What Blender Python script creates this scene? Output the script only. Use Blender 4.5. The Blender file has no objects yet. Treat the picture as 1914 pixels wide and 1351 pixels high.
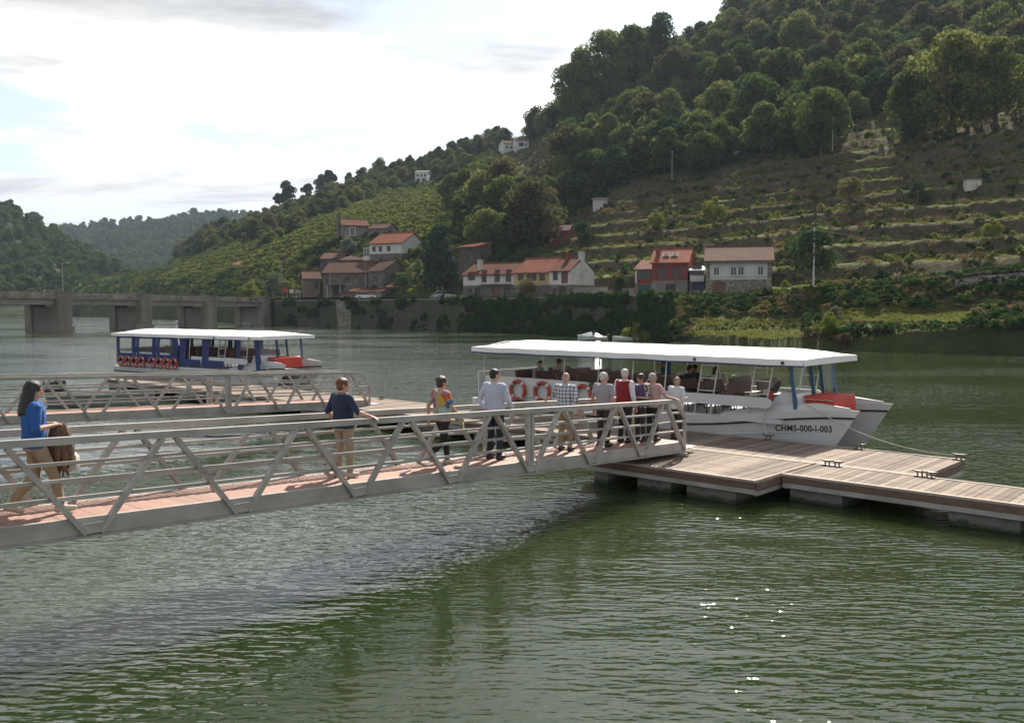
import bpy, bmesh, math, random
import numpy as np
from mathutils import Vector, Matrix, noise
R = math.radians
scn = bpy.context.scene
col = scn.collection

# ------------------------------------------------------------------ camera, sky, sun, exposure
HC, FPX, PW, PH, HOR = 4.0, 1700.0, 1914.0, 1351.0, 575.0
PITCH = math.atan((PH / 2 - HOR) / FPX)
cam = bpy.data.cameras.new('camera')
cam.sensor_width = 36.0
cam.sensor_fit = 'HORIZONTAL'
cam.lens = 36.0 * FPX / PW
cam.clip_start = 0.1
cam.clip_end = 12000
camo = bpy.data.objects.new('camera', cam)
camo.location = (0, 0, HC)
camo.rotation_euler = (math.pi / 2 - PITCH, 0, 0)
col.objects.link(camo)
scn.camera = camo

SUN_AZ, SUN_EL = R(17), R(41)          # azimuth from +Y towards +X
world = bpy.data.worlds.new('World')
scn.world = world
world.use_nodes = True
wn, wl = world.node_tree.nodes, world.node_tree.links
wn.clear()


def wnode(t, **kw):
    n = wn.new(t)
    for k, v in kw.items():
        setattr(n, k, v)
    return n


w_out = wnode('ShaderNodeOutputWorld')
w_bg = wnode('ShaderNodeBackground')
w_bg.inputs['Strength'].default_value = 0.12
sky = wnode('ShaderNodeTexSky', sky_type='NISHITA', sun_disc=False)
sky.sun_elevation = SUN_EL
sky.sun_rotation = SUN_AZ
sky.air_density = 1.0
sky.dust_density = 1.2
sky.ozone_density = 1.0
w_tc = wnode('ShaderNodeTexCoord')
w_sep = wnode('ShaderNodeSeparateXYZ')
wl.new(w_tc.outputs['Generated'], w_sep.inputs[0])


def wmath(op, a, b=None, clamp=False):
    n = wnode('ShaderNodeMath', operation=op, use_clamp=clamp)
    for i, v in enumerate((a, b)):
        if v is None:
            continue
        if isinstance(v, (int, float)):
            n.inputs[i].default_value = v
        else:
            wl.new(v, n.inputs[i])
    return n.outputs[0]


# a cloud layer seen from below: the direction is projected on a high flat sheet
zz = wmath('ADD', wmath('MAXIMUM', w_sep.outputs['Z'], 0.0), 0.10)
w_cmb = wnode('ShaderNodeCombineXYZ')
wl.new(wmath('DIVIDE', w_sep.outputs['X'], zz), w_cmb.inputs[0])
wl.new(wmath('DIVIDE', w_sep.outputs['Y'], zz), w_cmb.inputs[1])


def wnoise(scale, detail, rough, off, sx=1.0, sy=1.0, dist=0.0):
    mp = wnode('ShaderNodeMapping')
    mp.inputs['Location'].default_value = off
    mp.inputs['Scale'].default_value = (sx, sy, 1)
    wl.new(w_cmb.outputs[0], mp.inputs[0])
    n = wnode('ShaderNodeTexNoise')
    n.inputs['Scale'].default_value = scale
    n.inputs['Detail'].default_value = detail
    n.inputs['Roughness'].default_value = rough
    n.inputs['Distortion'].default_value = dist
    wl.new(mp.outputs[0], n.inputs['Vector'])
    return n.outputs['Fac']


def wramp(fac, stops):
    r = wnode('ShaderNodeValToRGB')
    r.color_ramp.elements[0].position, r.color_ramp.elements[0].color = stops[0][0], (*stops[0][1], 1)
    r.color_ramp.elements[1].position, r.color_ramp.elements[1].color = stops[-1][0], (*stops[-1][1], 1)
    for p, c in stops[1:-1]:
        e = r.color_ramp.elements.new(p)
        e.color = (*c, 1)
    wl.new(fac, r.inputs[0])
    return r.outputs['Color']


cover = wramp(wnoise(0.9, 8, 0.55, (1.2, 6.3, 0), 0.75, 1.0, 0.25), [(0.42, (0, 0, 0)), (0.53, (1, 1, 1))])
tone = wramp(wnoise(1.1, 7, 0.6, (2.7, 6.6, 5.0), 0.6, 1.0, 0.4),
             [(0.38, (0.40, 0.41, 0.43)), (0.49, (0.62, 0.62, 0.62)), (0.60, (1, 0.985, 0.95))])
# clouds pass on the brightness of the sky behind them, without its blue
w_bw = wnode('ShaderNodeRGBToBW')
wl.new(sky.outputs[0], w_bw.inputs[0])
lum = wmath('ADD', wmath('MULTIPLY', w_bw.outputs[0], 0.80), 1.0)
lum = wmath('MINIMUM', lum, 22.0)
w_cl = wnode('ShaderNodeMix', data_type='RGBA', blend_type='MULTIPLY')
w_cl.inputs['Factor'].default_value = 1.0
wl.new(tone, w_cl.inputs['A'])
wl.new(lum, w_cl.inputs['B'])
w_pale = wnode('ShaderNodeMix', data_type='RGBA')       # thin high veil over the blue
w_pale.inputs['Factor'].default_value = 0.75
w_pale.inputs['B'].default_value = (2.7, 3.0, 3.45, 1)
wl.new(sky.outputs[0], w_pale.inputs['A'])
w_mix = wnode('ShaderNodeMix', data_type='RGBA')
wl.new(cover, w_mix.inputs['Factor'])
wl.new(w_pale.outputs['Result'], w_mix.inputs['A'])
wl.new(w_cl.outputs['Result'], w_mix.inputs['B'])
wl.new(w_mix.outputs['Result'], w_bg.inputs['Color'])
wl.new(w_bg.outputs[0], w_out.inputs[0])

sun = bpy.data.lights.new('sun', 'SUN')
sun.energy = 4.4
sun.angle = R(0.9)
sun.color = (1.0, 0.93, 0.82)
suno = bpy.data.objects.new('sun', sun)
sdir = Vector((math.sin(SUN_AZ) * math.cos(SUN_EL), math.cos(SUN_AZ) * math.cos(SUN_EL), math.sin(SUN_EL)))
suno.rotation_euler = (-sdir).to_track_quat('-Z', 'Y').to_euler()
suno.location = (0, 0, 60)
col.objects.link(suno)

scn.view_settings.view_transform = 'Standard'
scn.view_settings.look = 'None'
scn.view_settings.gamma = 1.0
scn.view_settings.exposure = 1.12
scn.view_settings.use_curve_mapping = False
scn.cycles.max_bounces = 5
scn.cycles.use_adaptive_sampling = True
scn.cycles.adaptive_threshold = 0.02
scn.cycles.diffuse_bounces = 2
scn.cycles.glossy_bounces = 2
scn.cycles.transmission_bounces = 4
scn.cycles.transparent_max_bounces = 6
scn.cycles.use_denoising = True


# ------------------------------------------------------------------ pixel to place (measuring the photograph)
def ray(px, py):
    u, v = (px - PW / 2) / FPX, (PH / 2 - py) / FPX
    c, s = math.cos(PITCH), math.sin(PITCH)
    return Vector((u, c + v * s, -s + v * c))


def at(px, py, Y):
    d = ray(px, py)
    return Vector((d.x / d.y * Y, Y, HC + d.z / d.y * Y))


def at_z(px, py, z):
    d = ray(px, py)
    t = (z - HC) / d.z
    return Vector((d.x * t, d.y * t, z))


def pix(p):
    c, s = math.cos(PITCH), math.sin(PITCH)
    dz = p[2] - HC
    f = p[1] * c - dz * s
    return (PW / 2 + FPX * p[0] / f, PH / 2 - FPX * (p[1] * s + dz * c) / f)


# ------------------------------------------------------------------ objects and tags
def tag(o, label=None, cat=None, group=None, kind=None):
    for k, v in (('label', label), ('category', cat), ('group', group), ('kind', kind)):
        if v:
            o[k] = v
    if cat and not kind:
        o['kind'] = 'thing'
    return o


BASE = {}


def empty(name, loc, rz=0.0):
    o = bpy.data.objects.new(name, None)
    o.empty_display_size = 0.2
    o.location = loc
    o.rotation_euler = (0, 0, rz)
    col.objects.link(o)
    BASE[o.name] = Matrix.Translation(Vector(loc)) @ Matrix.Rotation(rz, 4, 'Z')
    return o


def copy_tree(o, parent=None):
    c = o.copy()
    col.objects.link(c)
    if parent is not None:
        c.parent = parent
    for ch in list(KIDS.get(o.name, ())):
        copy_tree(ch, c)
    return c


KIDS = {}


def link(name, me, parent=None, world=False):
    """link a mesh; world=True: its coordinates are world ones, the parent is an Empty at the thing's base"""
    o = bpy.data.objects.new(name, me)
    col.objects.link(o)
    if parent is not None:
        o.parent = parent
        KIDS.setdefault(parent.name, []).append(o)
        if world:
            top = parent
            while top.parent is not None:
                top = top.parent
            if parent is top and top.name in BASE:
                o.matrix_parent_inverse = BASE[top.name].inverted()
    return o


def fast_mesh(name, v, f, mat=None, smooth=False):
    """v (N,3), f (M,3) or (M,4) numpy arrays"""
    v = np.asarray(v, dtype=np.float32)
    f = np.asarray(f, dtype=np.int32)
    me = bpy.data.meshes.new(name)
    me.vertices.add(len(v))
    me.vertices.foreach_set('co', v.ravel())
    k = f.shape[1]
    me.loops.add(f.size)
    me.loops.foreach_set('vertex_index', f.ravel())
    me.polygons.add(len(f))
    me.polygons.foreach_set('loop_start', np.arange(len(f), dtype=np.int32) * k)
    me.polygons.foreach_set('loop_total', np.full(len(f), k, dtype=np.int32))
    if smooth:
        me.polygons.foreach_set('use_smooth', np.ones(len(f), dtype=bool))
    me.update(calc_edges=True)
    me.validate()
    if mat:
        me.materials.append(mat)
    return me


class MB:
    """collects boxes, bars, tubes, lofts into one mesh"""

    def __init__(self):
        self.v, self.f = [], []

    def add(self, vs, fs):
        n = len(self.v)
        self.v += [tuple(p) for p in vs]
        self.f += [tuple(i + n for i in q) for q in fs]
        return self

    def box(self, c, s, M=None):
        c = Vector(c)
        vs = []
        for z in (-1, 1):
            for x, y in ((-1, -1), (1, -1), (1, 1), (-1, 1)):
                p = Vector((x * s[0] / 2, y * s[1] / 2, z * s[2] / 2))
                vs.append(c + (M @ p if M is not None else p))
        return self.add(vs, [(3, 2, 1, 0), (4, 5, 6, 7), (0, 1, 5, 4), (1, 2, 6, 5), (2, 3, 7, 6), (3, 0, 4, 7)])

    def beam(self, p, q, w, h, up=(0, 0, 1)):
        p, q = Vector(p), Vector(q)
        d = (q - p).normalized()
        s = d.cross(Vector(up))
        if s.length < 1e-5:
            s = d.cross(Vector((0, 1, 0)))
        s.normalize()
        u = s.cross(d)
        vs = [a + s * i * w / 2 + u * j * h / 2 for a in (p, q) for i, j in ((-1, -1), (1, -1), (1, 1), (-1, 1))]
        return self.add(vs, [(3, 2, 1, 0), (4, 5, 6, 7), (0, 1, 5, 4), (1, 2, 6, 5), (2, 3, 7, 6), (3, 0, 4, 7)])

    def tube(self, pts, r, n=8, cap=True, up=None):
        pts = [Vector(p) for p in pts]
        rs = r if hasattr(r, '__len__') else [r] * len(pts)
        rings = []
        ref = None
        for i, p in enumerate(pts):
            d = (pts[min(i + 1, len(pts) - 1)] - pts[max(i - 1, 0)]).normalized()
            if ref is None:
                ref = d.orthogonal().normalized()
            ref = (ref - d * ref.dot(d))
            ref = ref.normalized() if ref.length > 1e-6 else d.orthogonal().normalized()
            b = d.cross(ref)
            rings.append([p + (ref * math.cos(a) + b * math.sin(a)) * rs[i] for a in (2 * math.pi * k / n for k in range(n))])
        return self.loft(rings, cap)

    def loft(self, rings, cap=True, closed=True):
        n = len(rings[0])
        vs = [p for r in rings for p in r]
        fs = []
        for i in range(len(rings) - 1):
            for k in range(n if closed else n - 1):
                a, b = i * n + k, i * n + (k + 1) % n
                fs.append((a, b, b + n, a + n))
        if cap:
            fs.append(tuple(range(n - 1, -1, -1)))
            fs.append(tuple(range((len(rings) - 1) * n, len(rings) * n)))
        return self.add(vs, fs)

    def prism(self, poly, ext):
        ext = Vector(ext)
        n = len(poly)
        vs = [Vector(p) for p in poly] + [Vector(p) + ext for p in poly]
        fs = [tuple(range(n - 1, -1, -1)), tuple(range(n, 2 * n))] + [(k, (k + 1) % n, (k + 1) % n + n, k + n) for k in range(n)]
        return self.add(vs, fs)

    def ball(self, c, r, nu=12, nv=8, M=None):
        c = Vector(c)
        r = r if hasattr(r, '__len__') else (r, r, r)
        rings = []
        for j in range(nv + 1):
            t = math.pi * (j + 0.0001) / (nv + 0.0002)
            rg = []
            for i in range(nu):
                a = 2 * math.pi * i / nu
                p = Vector((r[0] * math.sin(t) * math.cos(a), r[1] * math.sin(t) * math.sin(a), -r[2] * math.cos(t)))
                rg.append(c + (M @ p if M is not None else p))
            rings.append(rg)
        return self.loft(rings, True)

    def cap(self, p, q, r1, r2, n=10, h=4):
        """tapered capsule"""
        p, q = Vector(p), Vector(q)
        d = q - p
        L = d.length
        d = d / L if L > 1e-6 else Vector((0, 0, 1))
        a = d.orthogonal().normalized()
        b = d.cross(a)
        rings = []
        prof = [(-math.cos(t) * r1, math.sin(t) * r1) for t in (math.pi / 2 * (k + 0.02) / h for k in range(h + 1))]
        prof += [(L + math.sin(t) * r2, math.cos(t) * r2) for t in (math.pi / 2 * k / (h + 0.02) for k in range(h + 1))]
        for s, rr in prof:
            rings.append([p + d * s + (a * math.cos(t) + b * math.sin(t)) * rr for t in (2 * math.pi * k / n for k in range(n))])
        return self.loft(rings, True)

    def mesh(self, name, mat, smooth=False):
        me = bpy.data.meshes.new(name)
        me.from_pydata(self.v, [], self.f)
        bm = bmesh.new()
        bm.from_mesh(me)
        bmesh.ops.recalc_face_normals(bm, faces=bm.faces)
        bm.to_mesh(me)
        bm.free()
        if mat:
            me.materials.append(mat)
        if smooth:
            me.polygons.foreach_set('use_smooth', [True] * len(me.polygons))
            try:
                me.set_sharp_from_angle(angle=R(40))
            except Exception:
                pass
        return me

    def build(self, name, mat, parent=None, smooth=False, world=True):
        return link(name, self.mesh(name, mat, smooth), parent, world)


# ------------------------------------------------------------------ materials
MATS = {}


def nodes_of(name):
    m = bpy.data.materials.new(name)
    m.use_nodes = True
    nt = m.node_tree
    nt.nodes.clear()
    o = nt.nodes.new('ShaderNodeOutputMaterial')
    p = nt.nodes.new('ShaderNodeBsdfPrincipled')
    nt.links.new(p.outputs[0], o.inputs[0])
    return m, nt, p, o


def nn(nt, t, ins=None, **kw):
    n = nt.nodes.new(t)
    for k, v in kw.items():
        setattr(n, k, v)
    for k, v in (ins or {}).items():
        if isinstance(v, bpy.types.NodeSocket):
            nt.links.new(v, n.inputs[k])
        else:
            n.inputs[k].default_value = v
    return n


def ramp(nt, fac, stops):
    r = nt.nodes.new('ShaderNodeValToRGB')
    els = r.color_ramp.elements
    els[0].position, els[0].color = stops[0][0], (*stops[0][1], 1)
    els[1].position, els[1].color = stops[-1][0], (*stops[-1][1], 1)
    for p, c in stops[1:-1]:
        els.new(p).color = (*c, 1)
    nt.links.new(fac, r.inputs[0])
    return r.outputs['Color']


def coords(nt, scale=(1, 1, 1), kind='Object', rot=(0, 0, 0)):
    tc = nt.nodes.new('ShaderNodeTexCoord')
    mp = nt.nodes.new('ShaderNodeMapping')
    mp.inputs['Scale'].default_value = scale
    mp.inputs['Rotation'].default_value = rot
    nt.links.new(tc.outputs[kind], mp.inputs[0])
    return mp.outputs[0]


def noise_fac(nt, vec, scale, detail=4, rough=0.55, dist=0.0):
    n = nn(nt, 'ShaderNodeTexNoise', {'Vector': vec, 'Scale': scale, 'Detail': detail, 'Roughness': rough, 'Distortion': dist})
    return n.outputs['Fac']


def mat(name, c1, c2=None, scale=4.0, rough=0.6, metal=0.0, bump=0.0, bscale=None, stretch=(1, 1, 1), rand=0.0, spec=0.5, bdist=0.02):
    """plain procedural surface: two tones mixed by noise, fine relief, a little per-object variation"""
    if name in MATS:
        return MATS[name]
    m, nt, p, o = nodes_of(name)
    c2 = c2 or tuple(x * 0.75 for x in c1)
    vec = coords(nt, stretch)
    f1 = noise_fac(nt, vec, scale, 5, 0.6)
    c = ramp(nt, f1, [(0.32, c2), (0.68, c1)])
    if rand:
        oi = nt.nodes.new('ShaderNodeObjectInfo')
        mr = nn(nt, 'ShaderNodeMapRange', {'Value': oi.outputs['Random'], 'To Min': 1 - rand, 'To Max': 1 + rand})
        hs = nn(nt, 'ShaderNodeHueSaturation', {'Value': mr.outputs[0], 'Color': c})
        c = hs.outputs[0]
    nt.links.new(c, p.inputs['Base Color'])
    p.inputs['Roughness'].default_value = rough
    p.inputs['Metallic'].default_value = metal
    p.inputs['Specular IOR Level'].default_value = spec
    if bump:
        f2 = noise_fac(nt, vec, bscale or scale * 6, 4, 0.6)
        b = nn(nt, 'ShaderNodeBump', {'Height': f2, 'Strength': bump, 'Distance': bdist})
        nt.links.new(b.outputs[0], p.inputs['Normal'])
    MATS[name] = m
    return m


def leaf_mat(name, cols, trans=0.35, rand=0.3):
    m, nt, p, o = nodes_of(name)
    oi = nt.nodes.new('ShaderNodeObjectInfo')
    geo = nt.nodes.new('ShaderNodeNewGeometry')
    vec = coords(nt, (1, 1, 1), 'Object')
    f = noise_fac(nt, vec, 0.55, 3, 0.6)
    mx = nn(nt, 'ShaderNodeMath', {0: f, 1: oi.outputs['Random']}, operation='ADD')
    mx2 = nn(nt, 'ShaderNodeMath', {0: mx.outputs[0], 1: geo.outputs['Random Per Island']}, operation='ADD')
    mx3 = nn(nt, 'ShaderNodeMath', {0: mx2.outputs[0], 1: 0.3333}, operation='MULTIPLY')
    n = len(cols)
    c = ramp(nt, mx3.outputs[0], [(0.24 + 0.52 * i / (n - 1), k) for i, k in enumerate(cols)])
    nt.links.new(c, p.inputs['Base Color'])
    p.inputs['Roughness'].default_value = 0.95
    p.inputs['Specular IOR Level'].default_value = 0.04
    tr = nn(nt, 'ShaderNodeBsdfTranslucent', {'Color': c})
    mix = nn(nt, 'ShaderNodeMixShader', {0: trans, 1: p.outputs[0], 2: tr.outputs[0]})
    nt.links.new(mix.outputs[0], o.inputs[0])
    MATS[name] = m
    return m


def stone_mat(name, c1, c2, mortar, scale, moss=0.0, vert=1.6):
    m, nt, p, o = nodes_of(name)
    vec = coords(nt, (1, 1, vert))
    v = nn(nt, 'ShaderNodeTexVoronoi', {'Vector': vec, 'Scale': scale, 'Randomness': 0.9})
    ve = nn(nt, 'ShaderNodeTexVoronoi', {'Vector': vec, 'Scale': scale, 'Randomness': 0.9}, feature='DISTANCE_TO_EDGE')
    bw = nn(nt, 'ShaderNodeSeparateColor', {0: v.outputs['Color']})
    c = ramp(nt, bw.outputs[0], [(0.0, c2), (1.0, c1)])
    e = ramp(nt, ve.outputs['Distance'], [(0.02, (0, 0, 0)), (0.09, (1, 1, 1))])
    mx = nn(nt, 'ShaderNodeMix', {'Factor': e, 'A': (*mortar, 1), 'B': c}, data_type='RGBA')
    out = mx.outputs['Result']
    big = noise_fac(nt, vec, 0.35, 6, 0.65)
    st = nn(nt, 'ShaderNodeMix', {'Factor': ramp(nt, big, [(0.4, (0, 0, 0)), (0.7, (0.55, 0.55, 0.55))]), 'A': out,
                                  'B': (0.06, 0.055, 0.04, 1)}, data_type='RGBA')
    out = st.outputs['Result']
    if moss:
        fm = noise_fac(nt, vec, 0.22, 6, 0.7)
        fr = ramp(nt, fm, [(0.5 - 0.15 * moss, (0, 0, 0)), (0.62 - 0.1 * moss, (1, 1, 1))])
        m2 = nn(nt, 'ShaderNodeMix', {'Factor': fr, 'A': out, 'B': (0.045, 0.06, 0.018, 1)}, data_type='RGBA')
        out = m2.outputs['Result']
    nt.links.new(out, p.inputs['Base Color'])
    p.inputs['Roughness'].default_value = 0.9
    b = nn(nt, 'ShaderNodeBump', {'Height': e, 'Strength': 0.5, 'Distance': 0.05})
    nt.links.new(b.outputs[0], p.inputs['Normal'])
    MATS[name] = m
    return m
# ------------------------------------------------------------------ water
RIP_A, RIP_B, RIP_C = .036, .050, .010


def water_material():
    m, nt, p, o = nodes_of('river_water')
    geo = nt.nodes.new('ShaderNodeNewGeometry')
    pos = geo.outputs['Position']

    EPS = 0.02

    def slope(sx, sy, ang, scale, detail, rough, dist, amp):
        """exact slope of a rippled height field: three samples a fixed step apart"""
        hs = []
        for off in ((0, 0, 0), (EPS, 0, 0), (0, EPS, 0)):
            sh = nn(nt, 'ShaderNodeVectorMath', {0: pos, 1: off}, operation='ADD')
            mp = nn(nt, 'ShaderNodeMapping', {0: sh.outputs[0]})
            mp.inputs['Rotation'].default_value = (0, 0, ang)
            mp.inputs['Scale'].default_value = (sx, sy, 1)
            hs.append(noise_fac(nt, mp.outputs[0], scale, detail, rough, dist))
        cm = nn(nt, 'ShaderNodeCombineXYZ', {
            0: nn(nt, 'ShaderNodeMath', {0: hs[0], 1: hs[1]}, operation='SUBTRACT').outputs[0],
            1: nn(nt, 'ShaderNodeMath', {0: hs[0], 1: hs[2]}, operation='SUBTRACT').outputs[0]})
        sc = nn(nt, 'ShaderNodeVectorMath', {0: cm.outputs[0]}, operation='SCALE')
        sc.inputs['Scale'].default_value = amp / EPS
        return sc.outputs[0]

    def patch(ang, scale, lo, hi, a, b):
        mp = nn(nt, 'ShaderNodeMapping', {0: pos})
        mp.inputs['Rotation'].default_value = (0, 0, ang)
        mp.inputs['Scale'].default_value = (.5, 1, 1)
        n = noise_fac(nt, mp.outputs[0], scale, 2, .5, .4)
        return nn(nt, 'ShaderNodeMapRange', {'Value': n, 'From Min': lo, 'From Max': hi, 'To Min': a, 'To Max': b}).outputs[0]

    def vadd(u, v):
        return nn(nt, 'ShaderNodeVectorMath', {0: u, 1: v}, operation='ADD').outputs[0]
    rip = vadd(slope(.32, 1.0, R(9), 8.0, 1, .45, .25, RIP_A), slope(.6, 1.0, R(24), 15.0, 1, .5, 0, RIP_C))
    sc_ = nn(nt, 'ShaderNodeVectorMath', {0: rip}, operation='SCALE')
    nt.links.new(patch(R(25), .07, .38, .62, .32, 1.25), sc_.inputs['Scale'])
    tot = vadd(sc_.outputs[0], slope(.5, 1.0, R(-14), .9, 1, .5, .2, RIP_B))
    nrm = nn(nt, 'ShaderNodeVectorMath', {0: vadd(tot, nn(nt, 'ShaderNodeCombineXYZ', {2: 1.0}).outputs[0])}, operation='NORMALIZE')
    body = noise_fac(nt, pos, 0.05, 3, 0.5)
    c = ramp(nt, body, [(0.35, (0.017, 0.028, 0.0095)), (0.65, (0.025, 0.037, 0.012))])
    nt.links.new(c, p.inputs['Base Color'])
    p.inputs['Roughness'].default_value = 0.045
    p.inputs['IOR'].default_value = 1.333
    p.subsurface_method = 'BURLEY'                 # turbid water: light spreads below the surface
    p.inputs['Subsurface Weight'].default_value = 1.0
    p.inputs['Subsurface Radius'].default_value = (1.0, 1.0, .6)
    p.inputs['Subsurface Scale'].default_value = 1.6
    nt.links.new(nrm.outputs[0], p.inputs['Normal'])
    return m


wm = water_material()
wv, wf = [(-2500, -60, 0), (2500, -60, 0), (2500, 4000, 0), (-2500, 4000, 0)], [(0, 1, 2, 3)]
river = link('river_water', fast_mesh('river_water', wv, wf, wm))
tag(river, 'green rippled river water reflecting hill and cloudy sky', kind='structure')


# ------------------------------------------------------------------ terrain sheets
def smooth_cols(A, k):
    ker = np.hanning(2 * k + 3)[1:-1]
    ker /= ker.sum()
    P = np.pad(A, ((k, k), (0, 0)), mode='edge')
    return np.stack([np.convolve(P[:, j], ker, mode='valid') for j in range(A.shape[1])], 1)


def vnoise(x, y, z=0.0, oct=4):
    return noise.fractal((x, y, z), 1.0, 2.0, oct, noise_basis='PERLIN_ORIGINAL')


class Sheet:
    """ground sheet: columns are bearings, rows go from the water's edge to behind the crest; all points are places in metres"""

    def __init__(self, pxs, rows, step, seg):
        # rows[i] = list of (Y, z) for column i
        A = np.array(rows, float)                                  # (C,K,2)
        self.px = np.arange(pxs[0], pxs[-1] + 0.1, step)
        K = A.shape[1]
        Y = np.stack([np.interp(self.px, pxs, A[:, k, 0]) for k in range(K)], 1)
        Z = np.stack([np.interp(self.px, pxs, A[:, k, 1]) for k in range(K)], 1)
        kk = max(1, int(40 / step))
        Y, Z = smooth_cols(Y, kk), smooth_cols(Z, kk)
        t = []
        for k in range(K - 1):
            t += list(k + np.arange(seg[k]) / seg[k])
        t.append(K - 1)
        self.t = np.array(t)
        idx = np.arange(K)
        self.Y = np.stack([np.interp(self.t, idx, Y[i]) for i in range(len(self.px))], 0)
        self.Z = np.stack([np.interp(self.t, idx, Z[i]) for i in range(len(self.px))], 0)
        # along a column the bearing is constant: x = u * y
        u = (self.px - PW / 2) / FPX
        self.X = u[:, None] * self.Y

    def mesh(self, name, material, cover=None):
        v = np.stack([self.X, self.Y, self.Z], 2).reshape(-1, 3)
        C, T = self.X.shape
        i, j = np.meshgrid(np.arange(C - 1), np.arange(T - 1), indexing='ij')
        a = (i * T + j).ravel()
        f = np.stack([a, a + T, a + T + 1, a + 1], 1)
        me = fast_mesh(name, v, f, material, True)
        if cover is not None:
            at_ = me.attributes.new('cover', 'FLOAT_COLOR', 'POINT')
            c4 = np.ones((C * T, 4), np.float32)
            c4[:, :3] = cover.reshape(-1, 3)
            at_.data.foreach_set('color', c4.ravel())
        return me

    def z_at(self, x, y):
        """height at a place"""
        px = PW / 2 + FPX * x / y
        fi = (px - self.px[0]) / (self.px[1] - self.px[0])
        i = int(max(0, min(len(self.px) - 2, math.floor(fi))))
        w = min(1, max(0, fi - i))
        z0 = np.interp(y, self.Y[i], self.Z[i])
        z1 = np.interp(y, self.Y[i + 1], self.Z[i + 1])
        return float(z0 * (1 - w) + z1 * w)


def pz(py, Y):
    return at(PW / 2, py, Y).z


SHORE_PX = [150, 300, 380, 520, 700, 860, 1000, 1100, 1250, 1330, 1450, 1600, 1750, 1914, 2300]
SHORE_Y = [430, 320, 265, 203, 182, 160, 145, 128, 110, 101, 91, 85, 80, 78, 78]
hill_tab = {
    150: [(560, 440), (552, 450), (545, 460), (538, 470), (530, 480), (525, 490)],
    300: [(560, 335), (545, 350), (530, 370), (515, 420), (510, 470), (508, 520)],
    400: [(560, 268), (540, 285), (510, 320), (480, 380), (455, 450), (432, 530)],
    500: [(558, 220), (530, 236), (495, 265), (455, 320), (432, 400), (412, 510)],
    600: [(557, 206), (525, 214), (470, 232), (435, 275), (407, 350), (374, 490)],
    700: [(557, 196), (505, 207), (455, 224), (420, 275), (380, 370), (330, 480)],
    800: [(557, 178), (495, 197), (445, 220), (400, 280), (354, 390), (302, 470)],
    900: [(557, 172), (495, 190), (440, 215), (390, 265), (331, 360), (270, 460)],
    1000: [(557, 165), (500, 180), (440, 205), (370, 250), (310, 340), (248, 430)],
    1060: [(557, 158), (500, 172), (440, 195), (360, 230), (280, 280), (212, 330)],
    1200: [(557, 140), (490, 155), (420, 180), (340, 215), (250, 270), (150, 350)],
    1330: [(556, 128), (480, 145), (400, 172), (310, 205), (200, 270), (50, 370)],
    1450: [(552, 118), (470, 135), (390, 160), (300, 190), (180, 250), (-30, 380)],
    1600: [(540, 106), (460, 122), (380, 145), (290, 175), (160, 240), (-50, 400)],
    1750: [(522, 99), (440, 115), (360, 135), (275, 160), (150, 230), (-50, 420)],
    1914: [(508, 95), (420, 110), (330, 128), (245, 150), (130, 220), (-50, 420)],
    2300: [(490, 95), (400, 110), (310, 128), (230, 150), (120, 220), (-50, 420)],
}
bank_tab = {1250: [(108, -2), (110.5, .3), (115, 3), (121, 5.2)], 1330: [(99, -2), (102, .8), (108, 2.2), (116, 5.1)],
            1450: [(89, -2), (93, .9), (101, 2.0), (109, 5.4)], 1600: [(83, -2), (85.5, 1.2), (91, 3.0), (98, 6.0)],
            1750: [(78, -2), (80.5, 2.0), (90, 3.4), (94, 6.9)], 1914: [(76, -2), (78.5, 2.0), (86, 4.3), (91, 7.8)],
            2300: [(76, -2), (78.5, 2.0), (86, 4.6), (91, 9.0)]}
HPX = sorted(set(hill_tab) | {520, 860, 1100, 1250})
hrows = []
for px in HPX:
    ks = sorted(hill_tab)
    body = []
    for k in range(6):
        body.append((np.interp(px, ks, [hill_tab[q][k][0] for q in ks]), np.interp(px, ks, [hill_tab[q][k][1] for q in ks])))
    if px >= 1250:
        bk = sorted(bank_tab)
        bank = [(np.interp(px, bk, [bank_tab[q][k][0] for q in bk]), np.interp(px, bk, [bank_tab[q][k][1] for q in bk])) for k in range(4)]
    else:
        s = np.interp(px, SHORE_PX, SHORE_Y)
        if px < 450:
            bank = [(s - 2, -2), (s + 2, 1.2), (s + 5, 2.8), (s + 9, 4.8)]
        else:
            bank = [(s - 1, -2), (s + 0.8, -0.2), (s + 1.2, 2.5), (s + 1.6, 5.3)]
    pts = bank + [(Y, pz(py, Y)) for py, Y in body]
    yl, zl = pts[-1]
    pts.append((yl + 90, zl - 8))
    pts.append((yl + 260, zl - 60))
    hrows.append(pts)
hill = Sheet(HPX, hrows, 8, [2, 3, 5, 4, 26, 40, 50, 44, 30, 5, 3])


def inpoly(x, y, poly):
    c = False
    n = len(poly)
    for i in range(n):
        x1, y1 = poly[i]
        x2, y2 = poly[i - 1]
        if (y1 > y) != (y2 > y) and x < (x2 - x1) * (y - y1) / (y2 - y1) + x1:
            c = not c
    return c


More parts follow.
